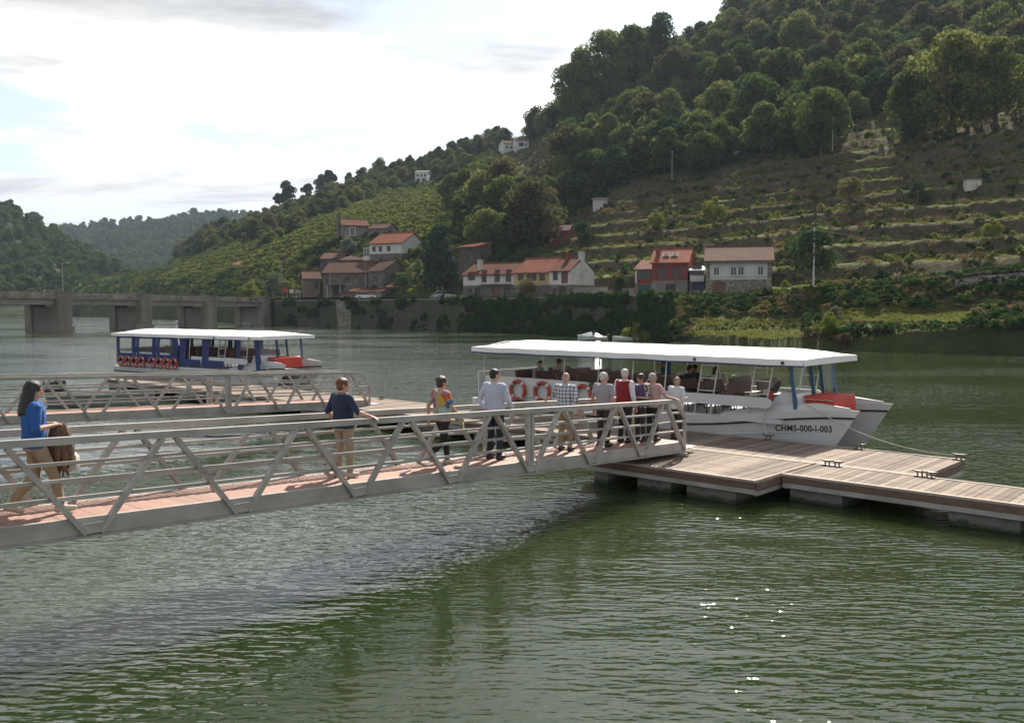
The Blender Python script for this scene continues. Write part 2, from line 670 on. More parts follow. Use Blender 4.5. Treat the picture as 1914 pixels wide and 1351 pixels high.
# land cover, surveyed from the photograph
FOREST = [(2400, 150), (1914, 190), (1750, 208), (1650, 222), (1560, 262), (1480, 285), (1400, 295), (1300, 322), (1180, 325), (1120, 365),
          (1060, 395), (1015, 420), (1000, 468), (905, 468), (850, 425), (832, 340), (860, 315), (900, 335), (950, 365), (1000, 385), (1045, 370), (1060, 330), (1045, 290),
          (1030, 250), (1000, 255), (940, 262), (900, 290), (800, 340), (740, 352), (640, 388), (560, 420), (480, 450), (400, 466), (330, 488), (290, 486), (280, -900), (2400, -900)]
VINES = [(330, 490), (480, 453), (560, 423), (640, 391), (740, 355), (832, 345), (850, 428), (800, 450), (740, 440), (600, 452), (560, 480), (380, 520), (290, 535)]
hC, hT = hill.X.shape
COVER = np.zeros((hC, hT, 3), np.float32)          # r: wood, g: vineyard, b: terraces
FR = np.zeros((hC, hT), np.float32)               # place on the terrace step: 0 lip .. 1 top of the next riser
for i in range(hC):
    for j in range(hT):
        x, y, z = hill.X[i, j], hill.Y[i, j], hill.Z[i, j]
        t = hill.t[j]
        if t < 4:
            qx, qy = pix((x, y, z))
            if t > 1 and qx > 1280:
                COVER[i, j, 1] = 1.0
            n = vnoise(x * .25, y * .25, 3.0)
            if 0.9 < t and hill.px[i] > 1230:
                hill.Z[i, j] += 0.25 * n
            continue
        px, py = pix((x, y, z))
        wob = vnoise(x * .03, y * .03, 9.0) * 14
        fw = inpoly(px + wob, py + wob, FOREST)
        vn = inpoly(px + wob, py + wob * .5, VINES)
        COVER[i, j, 0] = 1.0 if fw else 0.0
        COVER[i, j, 1] = 1.0 if vn else 0.0
        tr = (px > 1030 or (930 < px and py < 410)) and not fw
        COVER[i, j, 2] = 1.0 if tr else 0.0
        amp = min(1.0, (t - 4) * 2.5)
        z += amp * 1.6 * vnoise(x * .02, y * .02, 1.0)
        if tr or vn:
            per = 3.1 if tr else 2.0
            zz_ = z + 0.55 * vnoise(x * .03, y * .03, 5.0)
            q = zz_ / per
            fr = q - math.floor(q)
            st = fr * 0.28 if fr < 0.76 else 0.2128 + (fr - 0.76) / 0.24 * 0.7872
            FR[i, j] = fr
            z = (z - zz_) + per * (math.floor(q) + st)
            z += 0.14 * vnoise(x * .5, y * .5, 2.0)
        else:
            z += amp * 0.5 * vnoise(x * .12, y * .12, 2.0)
        hill.Z[i, j] = z


def ground_material():
    m, nt, p, o = nodes_of('hillside_ground')
    geo = nt.nodes.new('ShaderNodeNewGeometry')
    pos = geo.outputs['Position']
    att = nt.nodes.new('ShaderNodeAttribute')
    att.attribute_name = 'cover'
    sc = nn(nt, 'ShaderNodeSeparateColor', {0: att.outputs['Color']})
    nz = nn(nt, 'ShaderNodeSeparateXYZ', {0: geo.outputs['True Normal']})
    n1 = noise_fac(nt, pos, 0.12, 6, 0.65)
    n2 = noise_fac(nt, pos, 1.1, 5, 0.7)
    tread = ramp(nt, n1, [(0.32, (0.085, 0.075, 0.035)), (0.40, (0.085, 0.095, 0.032)), (0.50, (0.095, 0.125, 0.03)), (0.62, (0.125, 0.16, 0.036))])
    riser = ramp(nt, n2, [(0.3, (0.046, 0.040, 0.020)), (0.5, (0.090, 0.076, 0.042)), (0.72, (0.145, 0.122, 0.076))])
    fl = ramp(nt, nz.outputs['Z'], [(0.80, (0, 0, 0)), (0.93, (1, 1, 1))])
    terr = nn(nt, 'ShaderNodeMix', {'Factor': fl, 'A': riser, 'B': tread}, data_type='RGBA').outputs['Result']
    vtread = ramp(nt, n2, [(0.3, (0.06, 0.075, 0.02)), (0.7, (0.11, 0.13, 0.03))])
    vine = nn(nt, 'ShaderNodeMix', {'Factor': fl, 'A': riser, 'B': vtread}, data_type='RGBA').outputs['Result']
    wood = ramp(nt, n2, [(0.3, (0.018, 0.026, 0.010)), (0.7, (0.05, 0.055, 0.02))])
    scrub = ramp(nt, n1, [(0.35, (0.035, 0.048, 0.018)), (0.6, (0.075, 0.085, 0.03))])
    c = nn(nt, 'ShaderNodeMix', {'Factor': sc.outputs[0], 'A': scrub, 'B': wood}, data_type='RGBA').outputs['Result']
    c = nn(nt, 'ShaderNodeMix', {'Factor': sc.outputs[1], 'A': c, 'B': vine}, data_type='RGBA').outputs['Result']
    c = nn(nt, 'ShaderNodeMix', {'Factor': sc.outputs[2], 'A': c, 'B': terr}, data_type='RGBA').outputs['Result']
    nt.links.new(c, p.inputs['Base Color'])
    p.inputs['Roughness'].default_value = 0.95
    p.inputs['Specular IOR Level'].default_value = 0.1
    b = nn(nt, 'ShaderNodeBump', {'Height': noise_fac(nt, pos, 2.2, 5, 0.7), 'Strength': 0.9, 'Distance': 0.5})
    nt.links.new(b.outputs[0], p.inputs['Normal'])
    return m


gm = ground_material()
tag(link('hillside_terrain', hill.mesh('hillside_terrain', gm, COVER)), kind='structure')

# the hill across the bend on the left, and the blue one closing the valley
LPX = [-700, -300, 0, 60, 110, 170, 230, 290, 340]
LC = [(350, 640), (365, 640), (392, 640), (415, 640), (445, 640), (482, 620), (510, 600), (540, 560), (565, 500)]
lrows = []
for px, (py, Y) in zip(LPX, LC):
    ys = 440.0
    pts = [(ys - 4, -2), (ys + 4, 2.0)]
    zc = pz(py, Y)
    for k in (0.25, 0.5, 0.75, 1.0):
        pts.append((ys + 8 + (Y - ys - 8) * k, 3 + (zc - 3) * (k ** 1.05)))
    pts += [(Y + 120, zc - 10), (Y + 400, zc - 60)]
    lrows.append(pts)
lhill = Sheet(LPX, lrows, 12, [2, 3, 8, 8, 8, 8, 4, 3])
DPX = [-700, -200, 0, 60, 100, 160, 220, 290, 340, 420, 520, 700]
DC = [436, 441, 446, 444, 438, 432, 427, 423, 421, 412, 408, 406]
drows = []
for px, py in zip(DPX, DC):
    zc = pz(py, 1350)
    pts = [(700, -5), (760, 4), (900, 4 + (zc - 4) * .22), (1050, 4 + (zc - 4) * .48), (1200, 4 + (zc - 4) * .77), (1350, zc), (1500, zc - 10), (2200, zc - 120)]
    drows.append(pts)
dhill = Sheet(DPX, drows, 12, [2, 6, 8, 8, 8, 8, 4, 3])
for sh, a in ((lhill, 4.0), (dhill, 14.0)):
    for i in range(sh.X.shape[0]):
        for j in range(sh.X.shape[1]):
            if sh.t[j] > 2:
                sh.Z[i, j] += a * min(1, sh.t[j] - 2) * vnoise(sh.X[i, j] * .012, sh.Y[i, j] * .012, 4.0)
fm = mat('wooded_hill_ground', (0.05, 0.065, 0.024), (0.022, 0.034, 0.014), 0.08, 0.95, bump=0.8, bscale=0.4, bdist=1.5, spec=0.1)
tag(link('far_hill_terrain', lhill.mesh('far_hill_terrain', fm)), kind='structure')
tag(link('distant_hill_terrain', dhill.mesh('distant_hill_terrain', fm)), kind='structure')

# ------------------------------------------------------------------ leaves, crowns, scattering
npr = np.random.default_rng(11)


def leaf_quads(c, n, size, jit=0.9, aspect=1.5):
    """c (N,3) centres, n (N,3) outward directions, size (N,): one bent-free leaf face each"""
    N = len(c)
    n = n + npr.normal(0, jit, (N, 3))
    n /= np.linalg.norm(n, axis=1, keepdims=True) + 1e-9
    r = npr.normal(0, 1, (N, 3))
    a = np.cross(n, r)
    a /= np.linalg.norm(a, axis=1, keepdims=True) + 1e-9
    b = np.cross(n, a)
    a = a * (size * aspect / 2)[:, None]
    b = b * (size / 2)[:, None]
    # a pointed leaf spray: four corners of a kite
    v = np.stack([c - a, c + b * 0.9 - a * 0.1, c + a, c - b * 0.9 - a * 0.1], 1).reshape(-1, 3)
    f = np.arange(4 * N).reshape(N, 4)
    return v, f


def crown_points(W, H, z0, lobes, nleaf, seed, taper=0.0, fill=0.25):
    rg = np.random.default_rng(seed)
    C, RR = [], []
    for k in range(lobes):
        a = rg.uniform(0, 2 * math.pi)
        hh = rg.uniform(0.05, 1.0) ** 0.8
        rad = math.sqrt(max(0.02, 1 - (2 * hh - 0.85) ** 2)) * (1 - taper * hh)
        rr = rg.uniform(0.30, 0.92) * rad * W / 2
        C.append((math.cos(a) * rr, math.sin(a) * rr, z0 + hh * H * 0.86 + 0.07 * H))
        RR.append(rg.uniform(0.10, 0.27) * W * (1 - 0.5 * taper * hh))
    C, RR = np.array(C), np.array(RR)
    w = RR ** 2
    idx = rg.choice(lobes, nleaf, p=w / w.sum())
    d = rg.normal(0, 1, (nleaf, 3))
    d[:, 2] = d[:, 2] * 0.9 + 0.25
    d /= np.linalg.norm(d, axis=1, keepdims=True)
    rad = np.where(rg.random(nleaf) < fill, rg.uniform(0.3, 0.9, nleaf), rg.uniform(0.86, 1.08, nleaf))
    p = C[idx] + d * (RR[idx] * rad)[:, None] * np.array([1, 1, 0.82])
    return p, d


def crown(name, W, H, z0, lobes, nleaf, leaf, seed, m, taper=0.0):
    p, d = crown_points(W, H, z0, lobes, nleaf, seed, taper)
    s = npr.uniform(0.6, 1.3, len(p)) * leaf
    v, f = leaf_quads(p, d, s)
    return fast_mesh(name, v, f, m)


def trunk_mesh(name, h, r, seed, m, limbs=5, spread=2.5):
    rg = random.Random(seed)
    b = MB()
    b.tube([(0, 0, -1.2), (0.05, 0, h * .3), (rg.uniform(-.2, .2), rg.uniform(-.2, .2), h * .7), (rg.uniform(-.4, .4), rg.uniform(-.4, .4), h)],
           [r * 1.25, r, r * .7, r * .3], 7)
    for k in range(limbs):
        a = 2 * math.pi * k / limbs + rg.uniform(-.4, .4)
        z = h * rg.uniform(.3, .6)
        L = spread * rg.uniform(.7, 1.1)
        b.tube([(0, 0, z), (math.cos(a) * L * .5, math.sin(a) * L * .5, z + L * .5), (math.cos(a) * L, math.sin(a) * L, z + L * .8)],
               [r * .5, r * .33, r * .12], 5)
    return b.mesh(name, m, True)


LEAF = {
    'wood': leaf_mat('wood_leaves', [(0.040, 0.068, 0.020), (0.068, 0.104, 0.028), (0.104, 0.134, 0.036), (0.169, 0.174, 0.051)], 0.45),
    'light': leaf_mat('light_wood_leaves', [(0.070, 0.096, 0.028), (0.109, 0.134, 0.038), (0.154, 0.173, 0.049), (0.200, 0.200, 0.064)], 0.45),
    'rust': leaf_mat('rusty_wood_leaves', [(0.064, 0.067, 0.028), (0.096, 0.092, 0.038), (0.141, 0.122, 0.051)], 0.45),
    'far': leaf_mat('far_wood_leaves', [(0.040, 0.072, 0.024), (0.072, 0.111, 0.032), (0.111, 0.147, 0.044)], 0.25),
    'dark': leaf_mat('dark_leaves', [(0.024, 0.047, 0.020), (0.044, 0.079, 0.028), (0.079, 0.119, 0.044)], 0.25),
    'bright': leaf_mat('bright_leaves', [(0.100, 0.159, 0.029), (0.178, 0.200, 0.044), (0.200, 0.200, 0.059)], 0.4),
    'vine': leaf_mat('vine_leaves', [(0.100, 0.140, 0.029), (0.169, 0.200, 0.044), (0.200, 0.200, 0.059)], 0.4),
    'brown': leaf_mat('dry_bracken', [(0.109, 0.076, 0.044), (0.169, 0.127, 0.068), (0.198, 0.188, 0.079)], 0.3),
    'grass': leaf_mat('grass_blades', [(0.140, 0.198, 0.036), (0.200, 0.200, 0.050), (0.200, 0.200, 0.079)], 0.4),
    'ivy': leaf_mat('ivy_leaves', [(0.028, 0.064, 0.020), (0.051, 0.104, 0.028), (0.090, 0.148, 0.040)], 0.3),
    'olive': leaf_mat('silver_leaves', [(0.100, 0.119, 0.079), (0.178, 0.198, 0.140), (0.200, 0.200, 0.200)], 0.3),
    'purple': leaf_mat('purple_flowers', [(0.119, 0.059, 0.200), (0.178, 0.100, 0.200), (0.200, 0.159, 0.200)], 0.3),
    'pine': leaf_mat('pine_needles', [(0.020, 0.040, 0.020), (0.036, 0.064, 0.026), (0.059, 0.090, 0.040)], 0.15),
    'cedar': leaf_mat('blue_green_needles', [(0.040, 0.068, 0.044), (0.079, 0.115, 0.076), (0.178, 0.200, 0.159)], 0.2),
}
BARK = mat('bark', (0.10, 0.08, 0.06), (0.05, 0.04, 0.03), 3, 0.95, bump=0.6)

PROTO = {}


def proto(name, me):
    o = bpy.data.objects.new(name, me)
    return o


def scatter(name, label, protos, pts, scl, rz, idx, group_kind='stuff', tilt=None):
    """uncountable ground cover or far wood: instances of a few clumps on points, one object"""
    pc = bpy.data.collections.new(name + '_clumps')
    for k, p in enumerate(protos):
        pc.objects.link(proto('%s_clump_%02d' % (name, k), p))
    me = bpy.data.meshes.new(name)
    me.vertices.add(len(pts))
    me.vertices.foreach_set('co', np.asarray(pts, np.float32).ravel())
    a = me.attributes.new('scl', 'FLOAT_VECTOR', 'POINT')
    s3 = np.asarray(scl, np.float32)
    if s3.ndim == 1:
        s3 = np.repeat(s3[:, None], 3, 1)
    a.data.foreach_set('vector', s3.ravel())
    a = me.attributes.new('rotv', 'FLOAT_VECTOR', 'POINT')
    rv = np.zeros((len(pts), 3), np.float32)
    rv[:, 2] = rz
    if tilt is not None:
        rv[:, :2] = tilt
    a.data.foreach_set('vector', rv.ravel())
    a = me.attributes.new('idx', 'INT', 'POINT')
    a.data.foreach_set('value', np.asarray(idx, np.int32))
    o = link(name, me)
    ng = bpy.data.node_groups.new(name, 'GeometryNodeTree')
    ng.interface.new_socket('Geometry', in_out='INPUT', socket_type='NodeSocketGeometry')
    ng.interface.new_socket('Geometry', in_out='OUTPUT', socket_type='NodeSocketGeometry')
    gi, go = ng.nodes.new('NodeGroupInput'), ng.nodes.new('NodeGroupOutput')
    ci = ng.nodes.new('GeometryNodeCollectionInfo')
    ci.inputs['Collection'].default_value = pc
    ci.inputs['Separate Children'].default_value = True
    ci.inputs['Reset Children'].default_value = True
    ip = ng.nodes.new('GeometryNodeInstanceOnPoints')
    ip.inputs['Pick Instance'].default_value = True

    def na(nm, ty):
        n = ng.nodes.new('GeometryNodeInputNamedAttribute')
        n.data_type = ty
        n.inputs['Name'].default_value = nm
        return n.outputs['Attribute']
    ng.links.new(gi.outputs[0], ip.inputs['Points'])
    ng.links.new(ci.outputs[0], ip.inputs['Instance'])
    ng.links.new(na('idx', 'INT'), ip.inputs['Instance Index'])
    ng.links.new(na('rotv', 'FLOAT_VECTOR'), ip.inputs['Rotation'])
    ng.links.new(na('scl', 'FLOAT_VECTOR'), ip.inputs['Scale'])
    ng.links.new(ip.outputs[0], go.inputs[0])
    md = o.modifiers.new('clumps', 'NODES')
    md.node_group = ng
    tag(o, label, kind='stuff')
    return o


# --- wood on the steep hillside: candidate places on the sheet
def sheet_points(sh, n, accept, spacing, seed, jitter=True):
    rg = random.Random(seed)
    C, T = sh.X.shape
    # area weight of each cell
    dx = np.abs(np.diff(sh.X, axis=0))[:, :-1]
    dy = np.abs(np.diff(sh.Y, axis=1))[:-1, :]
    w = dx * dy
    ok_ = np.array([[1.0 if accept(i, j) else 0.0 for j in range(T - 1)] for i in range(C - 1)])
    w = (w * ok_).ravel()
    w = w / w.sum()
    rr = np.random.default_rng(seed)
    pick = rr.choice(len(w), n, p=w)
    out = []
    grid = {}
    for q in pick:
        i, j = divmod(int(q), T - 1)
        fu, fv = rg.random(), rg.random()
        f = lambda A: (A[i, j] * (1 - fu) + A[i + 1, j] * fu) * (1 - fv) + (A[i, j + 1] * (1 - fu) + A[i + 1, j + 1] * fu) * fv
        x, y, z = f(sh.X), f(sh.Y), f(sh.Z)
        sp = spacing(x, y) if callable(spacing) else spacing
        if sp > 0:
            g = (int(x // sp), int(y // sp))
            ok = True
            for a in (-1, 0, 1):
                for b in (-1, 0, 1):
                    for (qx, qy) in grid.get((g[0] + a, g[1] + b), ()):
                        if (qx - x) ** 2 + (qy - y) ** 2 < sp * sp:
                            ok = False
            if not ok:
                continue
            grid.setdefault(g, []).append((x, y))
        out.append((x, y, z, i, j))
    return out


wood_protos, wood_trunks = [], []
for k in range(7):
    W, H = [(9, 9.5), (10.5, 9), (8, 11), (11, 11), (9, 8), (7.5, 9.5), (12, 10)][k]
    wood_protos.append(crown('crown', W, H, -0.9, 28, 4600, 0.52, 100 + k, LEAF[['wood', 'light', 'wood', 'rust', 'dark', 'light', 'wood'][k]], 0.12))
    wood_trunks.append(trunk_mesh('trunk', 1.6 + H * .6, 0.26, 200 + k, BARK, 5, W * .32))
cand = sheet_points(hill, 9000, lambda i, j: COVER[i, j, 0] > 0.5 and hill.t[j] > 4.1 and hill.px[i] < 2150, 5.2, 21)
# nearest and largest in view first
trees = []
for (x, y, z, i, j) in cand:
    px, py = pix((x, y, z))
    if px < 250 or px > 2080 or py < -160:
        continue
    if any(a - 10 < px < b + 10 and Yh - 60 < y < Yh + 9 for a, b, Yh in ((940, 992, 398), (774, 803, 408), (1026, 1064, 196), (1106, 1137, 212))):
        continue
    trees.append((y, x, z, px, py, hill.t[j]))
trees.sort()
rgt = random.Random(3)


def add_tree(name, label, cat, group, loc, cr, tk, s, rz, sz=None):
    e = empty(name, loc, rz)
    e.scale = (s, s, sz or s)
    tag(e, label, cat, group)
    c = link('crown', cr, e)
    t = link('trunk', tk, e)
    return e


NEAR = 290
for k, (y, x, z, px, py, t) in enumerate(trees[:NEAR]):
    q = rgt.randrange(7)
    s = rgt.choice([.55, .7, .8, .9, 1.0, 1.15, 1.3]) * rgt.uniform(.92, 1.08)
    add_tree('broadleaf_tree', 'green broadleaf tree in the wood on the steep hillside', 'tree', 'trees of the hillside wood',
             (x, y, z), wood_protos[q], wood_trunks[q], s, rgt.uniform(0, 6.28), s * rgt.uniform(.75, 1.15))
rest = trees[NEAR:]
scatter('hillside_wood', 'dense wood of broadleaf trees climbing the hill to the skyline', wood_protos, [(x, y, z) for y, x, z, *_ in rest],
        [(a_ * b_, a_ * b_, a_ * b_ * c_) for a_, b_, c_ in ((rgt.uniform(.65, 1.35), .6 if r[3] < 1000 else .85, rgt.uniform(.75, 1.15)) for r in rest)], [rgt.uniform(0, 6.28) for _ in rest], [rgt.randrange(7) for _ in rest])
print('wood trees', len(trees))

# undergrowth inside and at the foot of the wood, and scrub everywhere on the slope
bush_protos = [crown('clump', 2.6, 1.8, -0.2, 9, 420, 0.30, 300 + k, LEAF['dark'] if k < 2 else LEAF['wood'], 0.1) for k in range(4)]
cand = sheet_points(hill, 26000, lambda i, j: COVER[i, j, 0] > 0.5 and hill.t[j] > 4.1, 2.2, 22)
cand = [c for c in cand if 270 < pix(c)[0] < 2000 and pix(c)[1] > -60 and c[1] < 330]
scatter('woodland_undergrowth', 'dark undergrowth between the trees of the wood', bush_protos, [c[:3] for c in cand],
        [rgt.uniform(0.7, 1.7) for c in cand], [rgt.uniform(0, 6.28) for c in cand], [rgt.randrange(4) for c in cand])
print('undergrowth', len(cand))

# left hill and far hill woods
far_protos = [crown('clump', W, H, -0.5, 12, 700, 0.95, 400 + k, LEAF['far'], 0.15) for k, (W, H) in enumerate([(9, 8), (11, 9), (8, 10)])]
cand = sheet_points(lhill, 12000, lambda i, j: 1.2 < lhill.t[j] < 6.2 and lhill.px[i] > -480, 6.8, 23)
scatter('far_bank_wood', 'wood covering the hill beyond the bridge at left', far_protos, [c[:3] for c in cand],
        [rgt.uniform(0.6, 1.15) for c in cand], [rgt.uniform(0, 6.28) for c in cand], [rgt.randrange(3) for c in cand])
print('left hill', len(cand))
cand = sheet_points(dhill, 14000, lambda i, j: 1.2 < dhill.t[j] < 5.6 and 0 < dhill.px[i] < 520, 11, 24)
scatter('distant_wood', 'wood on the bluish distant hill closing the valley', far_protos, [c[:3] for c in cand],
        [rgt.uniform(1.1, 1.7) for c in cand], [rgt.uniform(0, 6.28) for c in cand], [rgt.randrange(3) for c in cand])
print('distant', len(cand))

# vines in rows on the terraced vineyard, bracken and grass on the terraces
vine_protos = [crown('clump', 1.5, 1.3, 0.1, 6, 90, 0.34, 500 + k, LEAF['vine'], 0.1) for k in range(3)]
cand = sheet_points(hill, 50000, lambda i, j: COVER[i, j, 1] > 0.5 and hill.t[j] > 4.05 and (.03 < FR[i, j] < .26 or .46 < FR[i, j] < .62), .8, 25)
scatter('vineyard_rows', 'rows of vines on the terraced vineyard', vine_protos, [c[:3] for c in cand],
        [rgt.uniform(0.7, 1.25) for c in cand], [rgt.uniform(0, 6.28) for c in cand], [rgt.randrange(3) for c in cand])
print('vines', len(cand))


def tuft(seed, m, W=1.6, H=0.8, n=70, leaf=0.22):
    rg = np.random.default_rng(seed)
    p = np.stack([rg.normal(0, W / 4, n), rg.normal(0, W / 4, n), rg.uniform(0, H, n)], 1)
    d = np.stack([rg.normal(0, .6, n), rg.normal(0, .6, n), rg.uniform(.2, 1, n)], 1)
    v, f = leaf_quads(p, d, rg.uniform(.6, 1.3, n) * leaf, 0.5, 2.2)
    return fast_mesh('clump', v, f, m)


brk = [tuft(600 + k, LEAF['brown'], 1.9, 1.0, 90, .26) for k in range(3)] + [tuft(610 + k, LEAF['grass'], 1.5, .35, 80, .2) for k in range(2)] + \
      [crown('clump', 1.9, 1.4, -.1, 7, 200, .28, 620 + k, LEAF['dark'], .1) for k in range(2)] + [crown('clump', 1.9, 1.3, -.1, 7, 200, .28, 630 + k, LEAF[('wood', 'vine')[k]], .1) for k in range(2)]
cand = sheet_points(hill, 60000, lambda i, j: COVER[i, j, 2] > 0.5 and hill.t[j] > 4.15 and 940 < hill.px[i] < 2120, 0.75, 26)
pts, idx, scl = [], [], []
for c in cand:
    x, y, z, i, j = c
    fr = FR[i, j]
    n = vnoise(x * .05, y * .05, 7.0)
    sc = rgt.uniform(.4, .9)
    if fr > .74:                                   # riser: hanging bracken, bare stone between
        if rgt.random() < .35:
            continue
        k = rgt.choice([0, 1, 2, 7, 5, 6, 8])
        sc *= .8
    elif fr < .22:                                 # lip: ribbons of grass
        k = rgt.choice([3, 4]) if n > -.2 else rgt.choice([0, 8, 4])
        sc *= 1.0
    else:
        k = rgt.choice([0, 1, 4, 5, 7, 8, 7]) if n < .12 else rgt.choice([3, 4, 7, 8])
        if n < -.25:
            sc *= 1.5
        if rgt.random() < .25:
            continue
    pts.append((x, y, z - 0.05))
    idx.append(k)
    scl.append(sc)
scatter('terrace_brush', 'brown bracken, brambles and grass covering the abandoned terraces', brk, pts, scl,
        [rgt.uniform(0, 6.28) for _ in pts], idx)
print('brush', len(pts))
# ------------------------------------------------------------------ village materials
WHITE = mat('white_plaster', (0.62, 0.61, 0.58), (0.50, 0.48, 0.44), 0.5, 0.9, bump=0.2)
CREAM = mat('cream_plaster', (0.55, 0.53, 0.47), (0.46, 0.44, 0.38), 0.5, 0.9, bump=0.2)
YELLOW = mat('yellow_plaster', (0.50, 0.38, 0.19), (0.42, 0.31, 0.15), 0.5, 0.9, bump=0.2)
REDP = mat('red_plaster', (0.24, 0.062, 0.038), (0.18, 0.048, 0.032), 0.5, 0.9, bump=0.2)
GREYP = mat('grey_render', (0.24, 0.22, 0.19), (0.17, 0.155, 0.135), 0.7, 0.95, bump=0.3)
BROWNP = mat('brown_render', (0.20, 0.155, 0.12), (0.14, 0.105, 0.08), 0.8, 0.95, bump=0.3)
STONE = stone_mat('granite_masonry', (0.26, 0.22, 0.18), (0.14, 0.115, 0.095), (0.10, 0.085, 0.07), 2.2)
DSTONE = stone_mat('schist_masonry', (0.19, 0.155, 0.125), (0.09, 0.072, 0.058), (0.055, 0.045, 0.038), 3.0)
WSTONE = stone_mat('mossy_wall_stone', (0.13, 0.105, 0.08), (0.055, 0.045, 0.034), (0.04, 0.034, 0.028), 1.5, moss=0.5)
LSTONE = stone_mat('pale_wall_stone', (0.36, 0.31, 0.25), (0.20, 0.17, 0.14), (0.14, 0.12, 0.10), 1.7)
GRAN = stone_mat('granite_blocks', (0.30, 0.25, 0.23), (0.18, 0.15, 0.14), (0.08, 0.07, 0.06), 0.9)
CONC = mat('weathered_concrete', (0.32, 0.275, 0.23), (0.16, 0.135, 0.112), 0.45, 0.95, bump=0.3, stretch=(1, 1, .35))
PALEC = mat('pale_concrete', (0.30, 0.265, 0.225), (0.21, 0.18, 0.15), 0.4, 0.95, bump=0.2)
GLASS = mat('dark_window_glass', (0.020, 0.022, 0.024), (0.012, 0.012, 0.014), 2, 0.12)
WFRAME = mat('white_frame', (0.6, 0.59, 0.56), None, 3, 0.6)
BFRAME = mat('brown_frame', (0.12, 0.07, 0.04), None, 3, 0.7)
DOOR = mat('wooden_door', (0.20, 0.095, 0.05), (0.13, 0.06, 0.035), 3, 0.7, stretch=(6, 6, .6))
TEAL = mat('teal_garage_door', (0.035, 0.10, 0.095), (0.025, 0.075, 0.07), 2, 0.6)
DARKD = mat('dark_door', (0.055, 0.045, 0.04), None, 2, 0.7)
BLUEP = mat('blue_panel', (0.03, 0.035, 0.10), None, 2, 0.5)
ASPH = mat('asphalt', (0.10, 0.095, 0.09), (0.07, 0.066, 0.062), 0.8, 0.95, bump=0.2)
METAL = mat('galvanised_metal', (0.35, 0.35, 0.34), (0.27, 0.27, 0.26), 2, 0.5, 0.6)


def tile_mat(name, c1, c2, c3):
    m, nt, p, o = nodes_of(name)
    vec = coords(nt, (1, 1, 1))
    n1 = noise_fac(nt, vec, 0.6, 6, 0.7)
    n2 = noise_fac(nt, vec, 5.0, 3, 0.6)
    mxx = nn(nt, 'ShaderNodeMath', {0: n1, 1: n2}, operation='ADD')
    hf = nn(nt, 'ShaderNodeMath', {0: mxx.outputs[0], 1: 0.5}, operation='MULTIPLY')
    c = ramp(nt, hf.outputs[0], [(0.36, c3), (0.48, c2), (0.62, c1)])
    nt.links.new(c, p.inputs['Base Color'])
    p.inputs['Roughness'].default_value = 0.9
    p.inputs['Specular IOR Level'].default_value = 0.08
    MATS[name] = m
    return m


TILE = tile_mat('old_red_tiles', (0.19, 0.074, 0.047), (0.14, 0.056, 0.038), (0.075, 0.042, 0.032))
TILEN = tile_mat('new_red_tiles', (0.30, 0.105, 0.062), (0.23, 0.082, 0.052), (0.13, 0.062, 0.045))
TILEB = tile_mat('brown_tiles', (0.145, 0.078, 0.056), (0.105, 0.06, 0.045), (0.055, 0.038, 0.031))


def wall_face(mb, o, u, W, H, holes, n, depth=0.22, z0=0.0):
    """a wall rectangle with real openings: holes are (u0, u1, z0, z1)"""
    ez = Vector((0, 0, 1))
    us = sorted({0.0, W, *[h[0] for h in holes], *[h[1] for h in holes]})
    zs = sorted({z0, H, *[h[2] for h in holes], *[h[3] for h in holes]})
    P = lambda a, b, d=0.0: o + u * a + ez * b - n * d
    for a0, a1 in zip(us[:-1], us[1:]):
        for b0, b1 in zip(zs[:-1], zs[1:]):
            ca, cb = (a0 + a1) / 2, (b0 + b1) / 2
            if any(h[0] < ca < h[1] and h[2] < cb < h[3] for h in holes):
                continue
            mb.add([P(a0, b0), P(a1, b0), P(a1, b1), P(a0, b1)], [(0, 1, 2, 3)])
    for h in holes:
        a0, a1, b0, b1 = h
        for p, q in (((a0, b0), (a1, b0)), ((a1, b0), (a1, b1)), ((a1, b1), (a0, b1)), ((a0, b1), (a0, b0))):
            mb.add([P(*p), P(*q), P(*q, depth), P(*p, depth)], [(0, 1, 2, 3)])


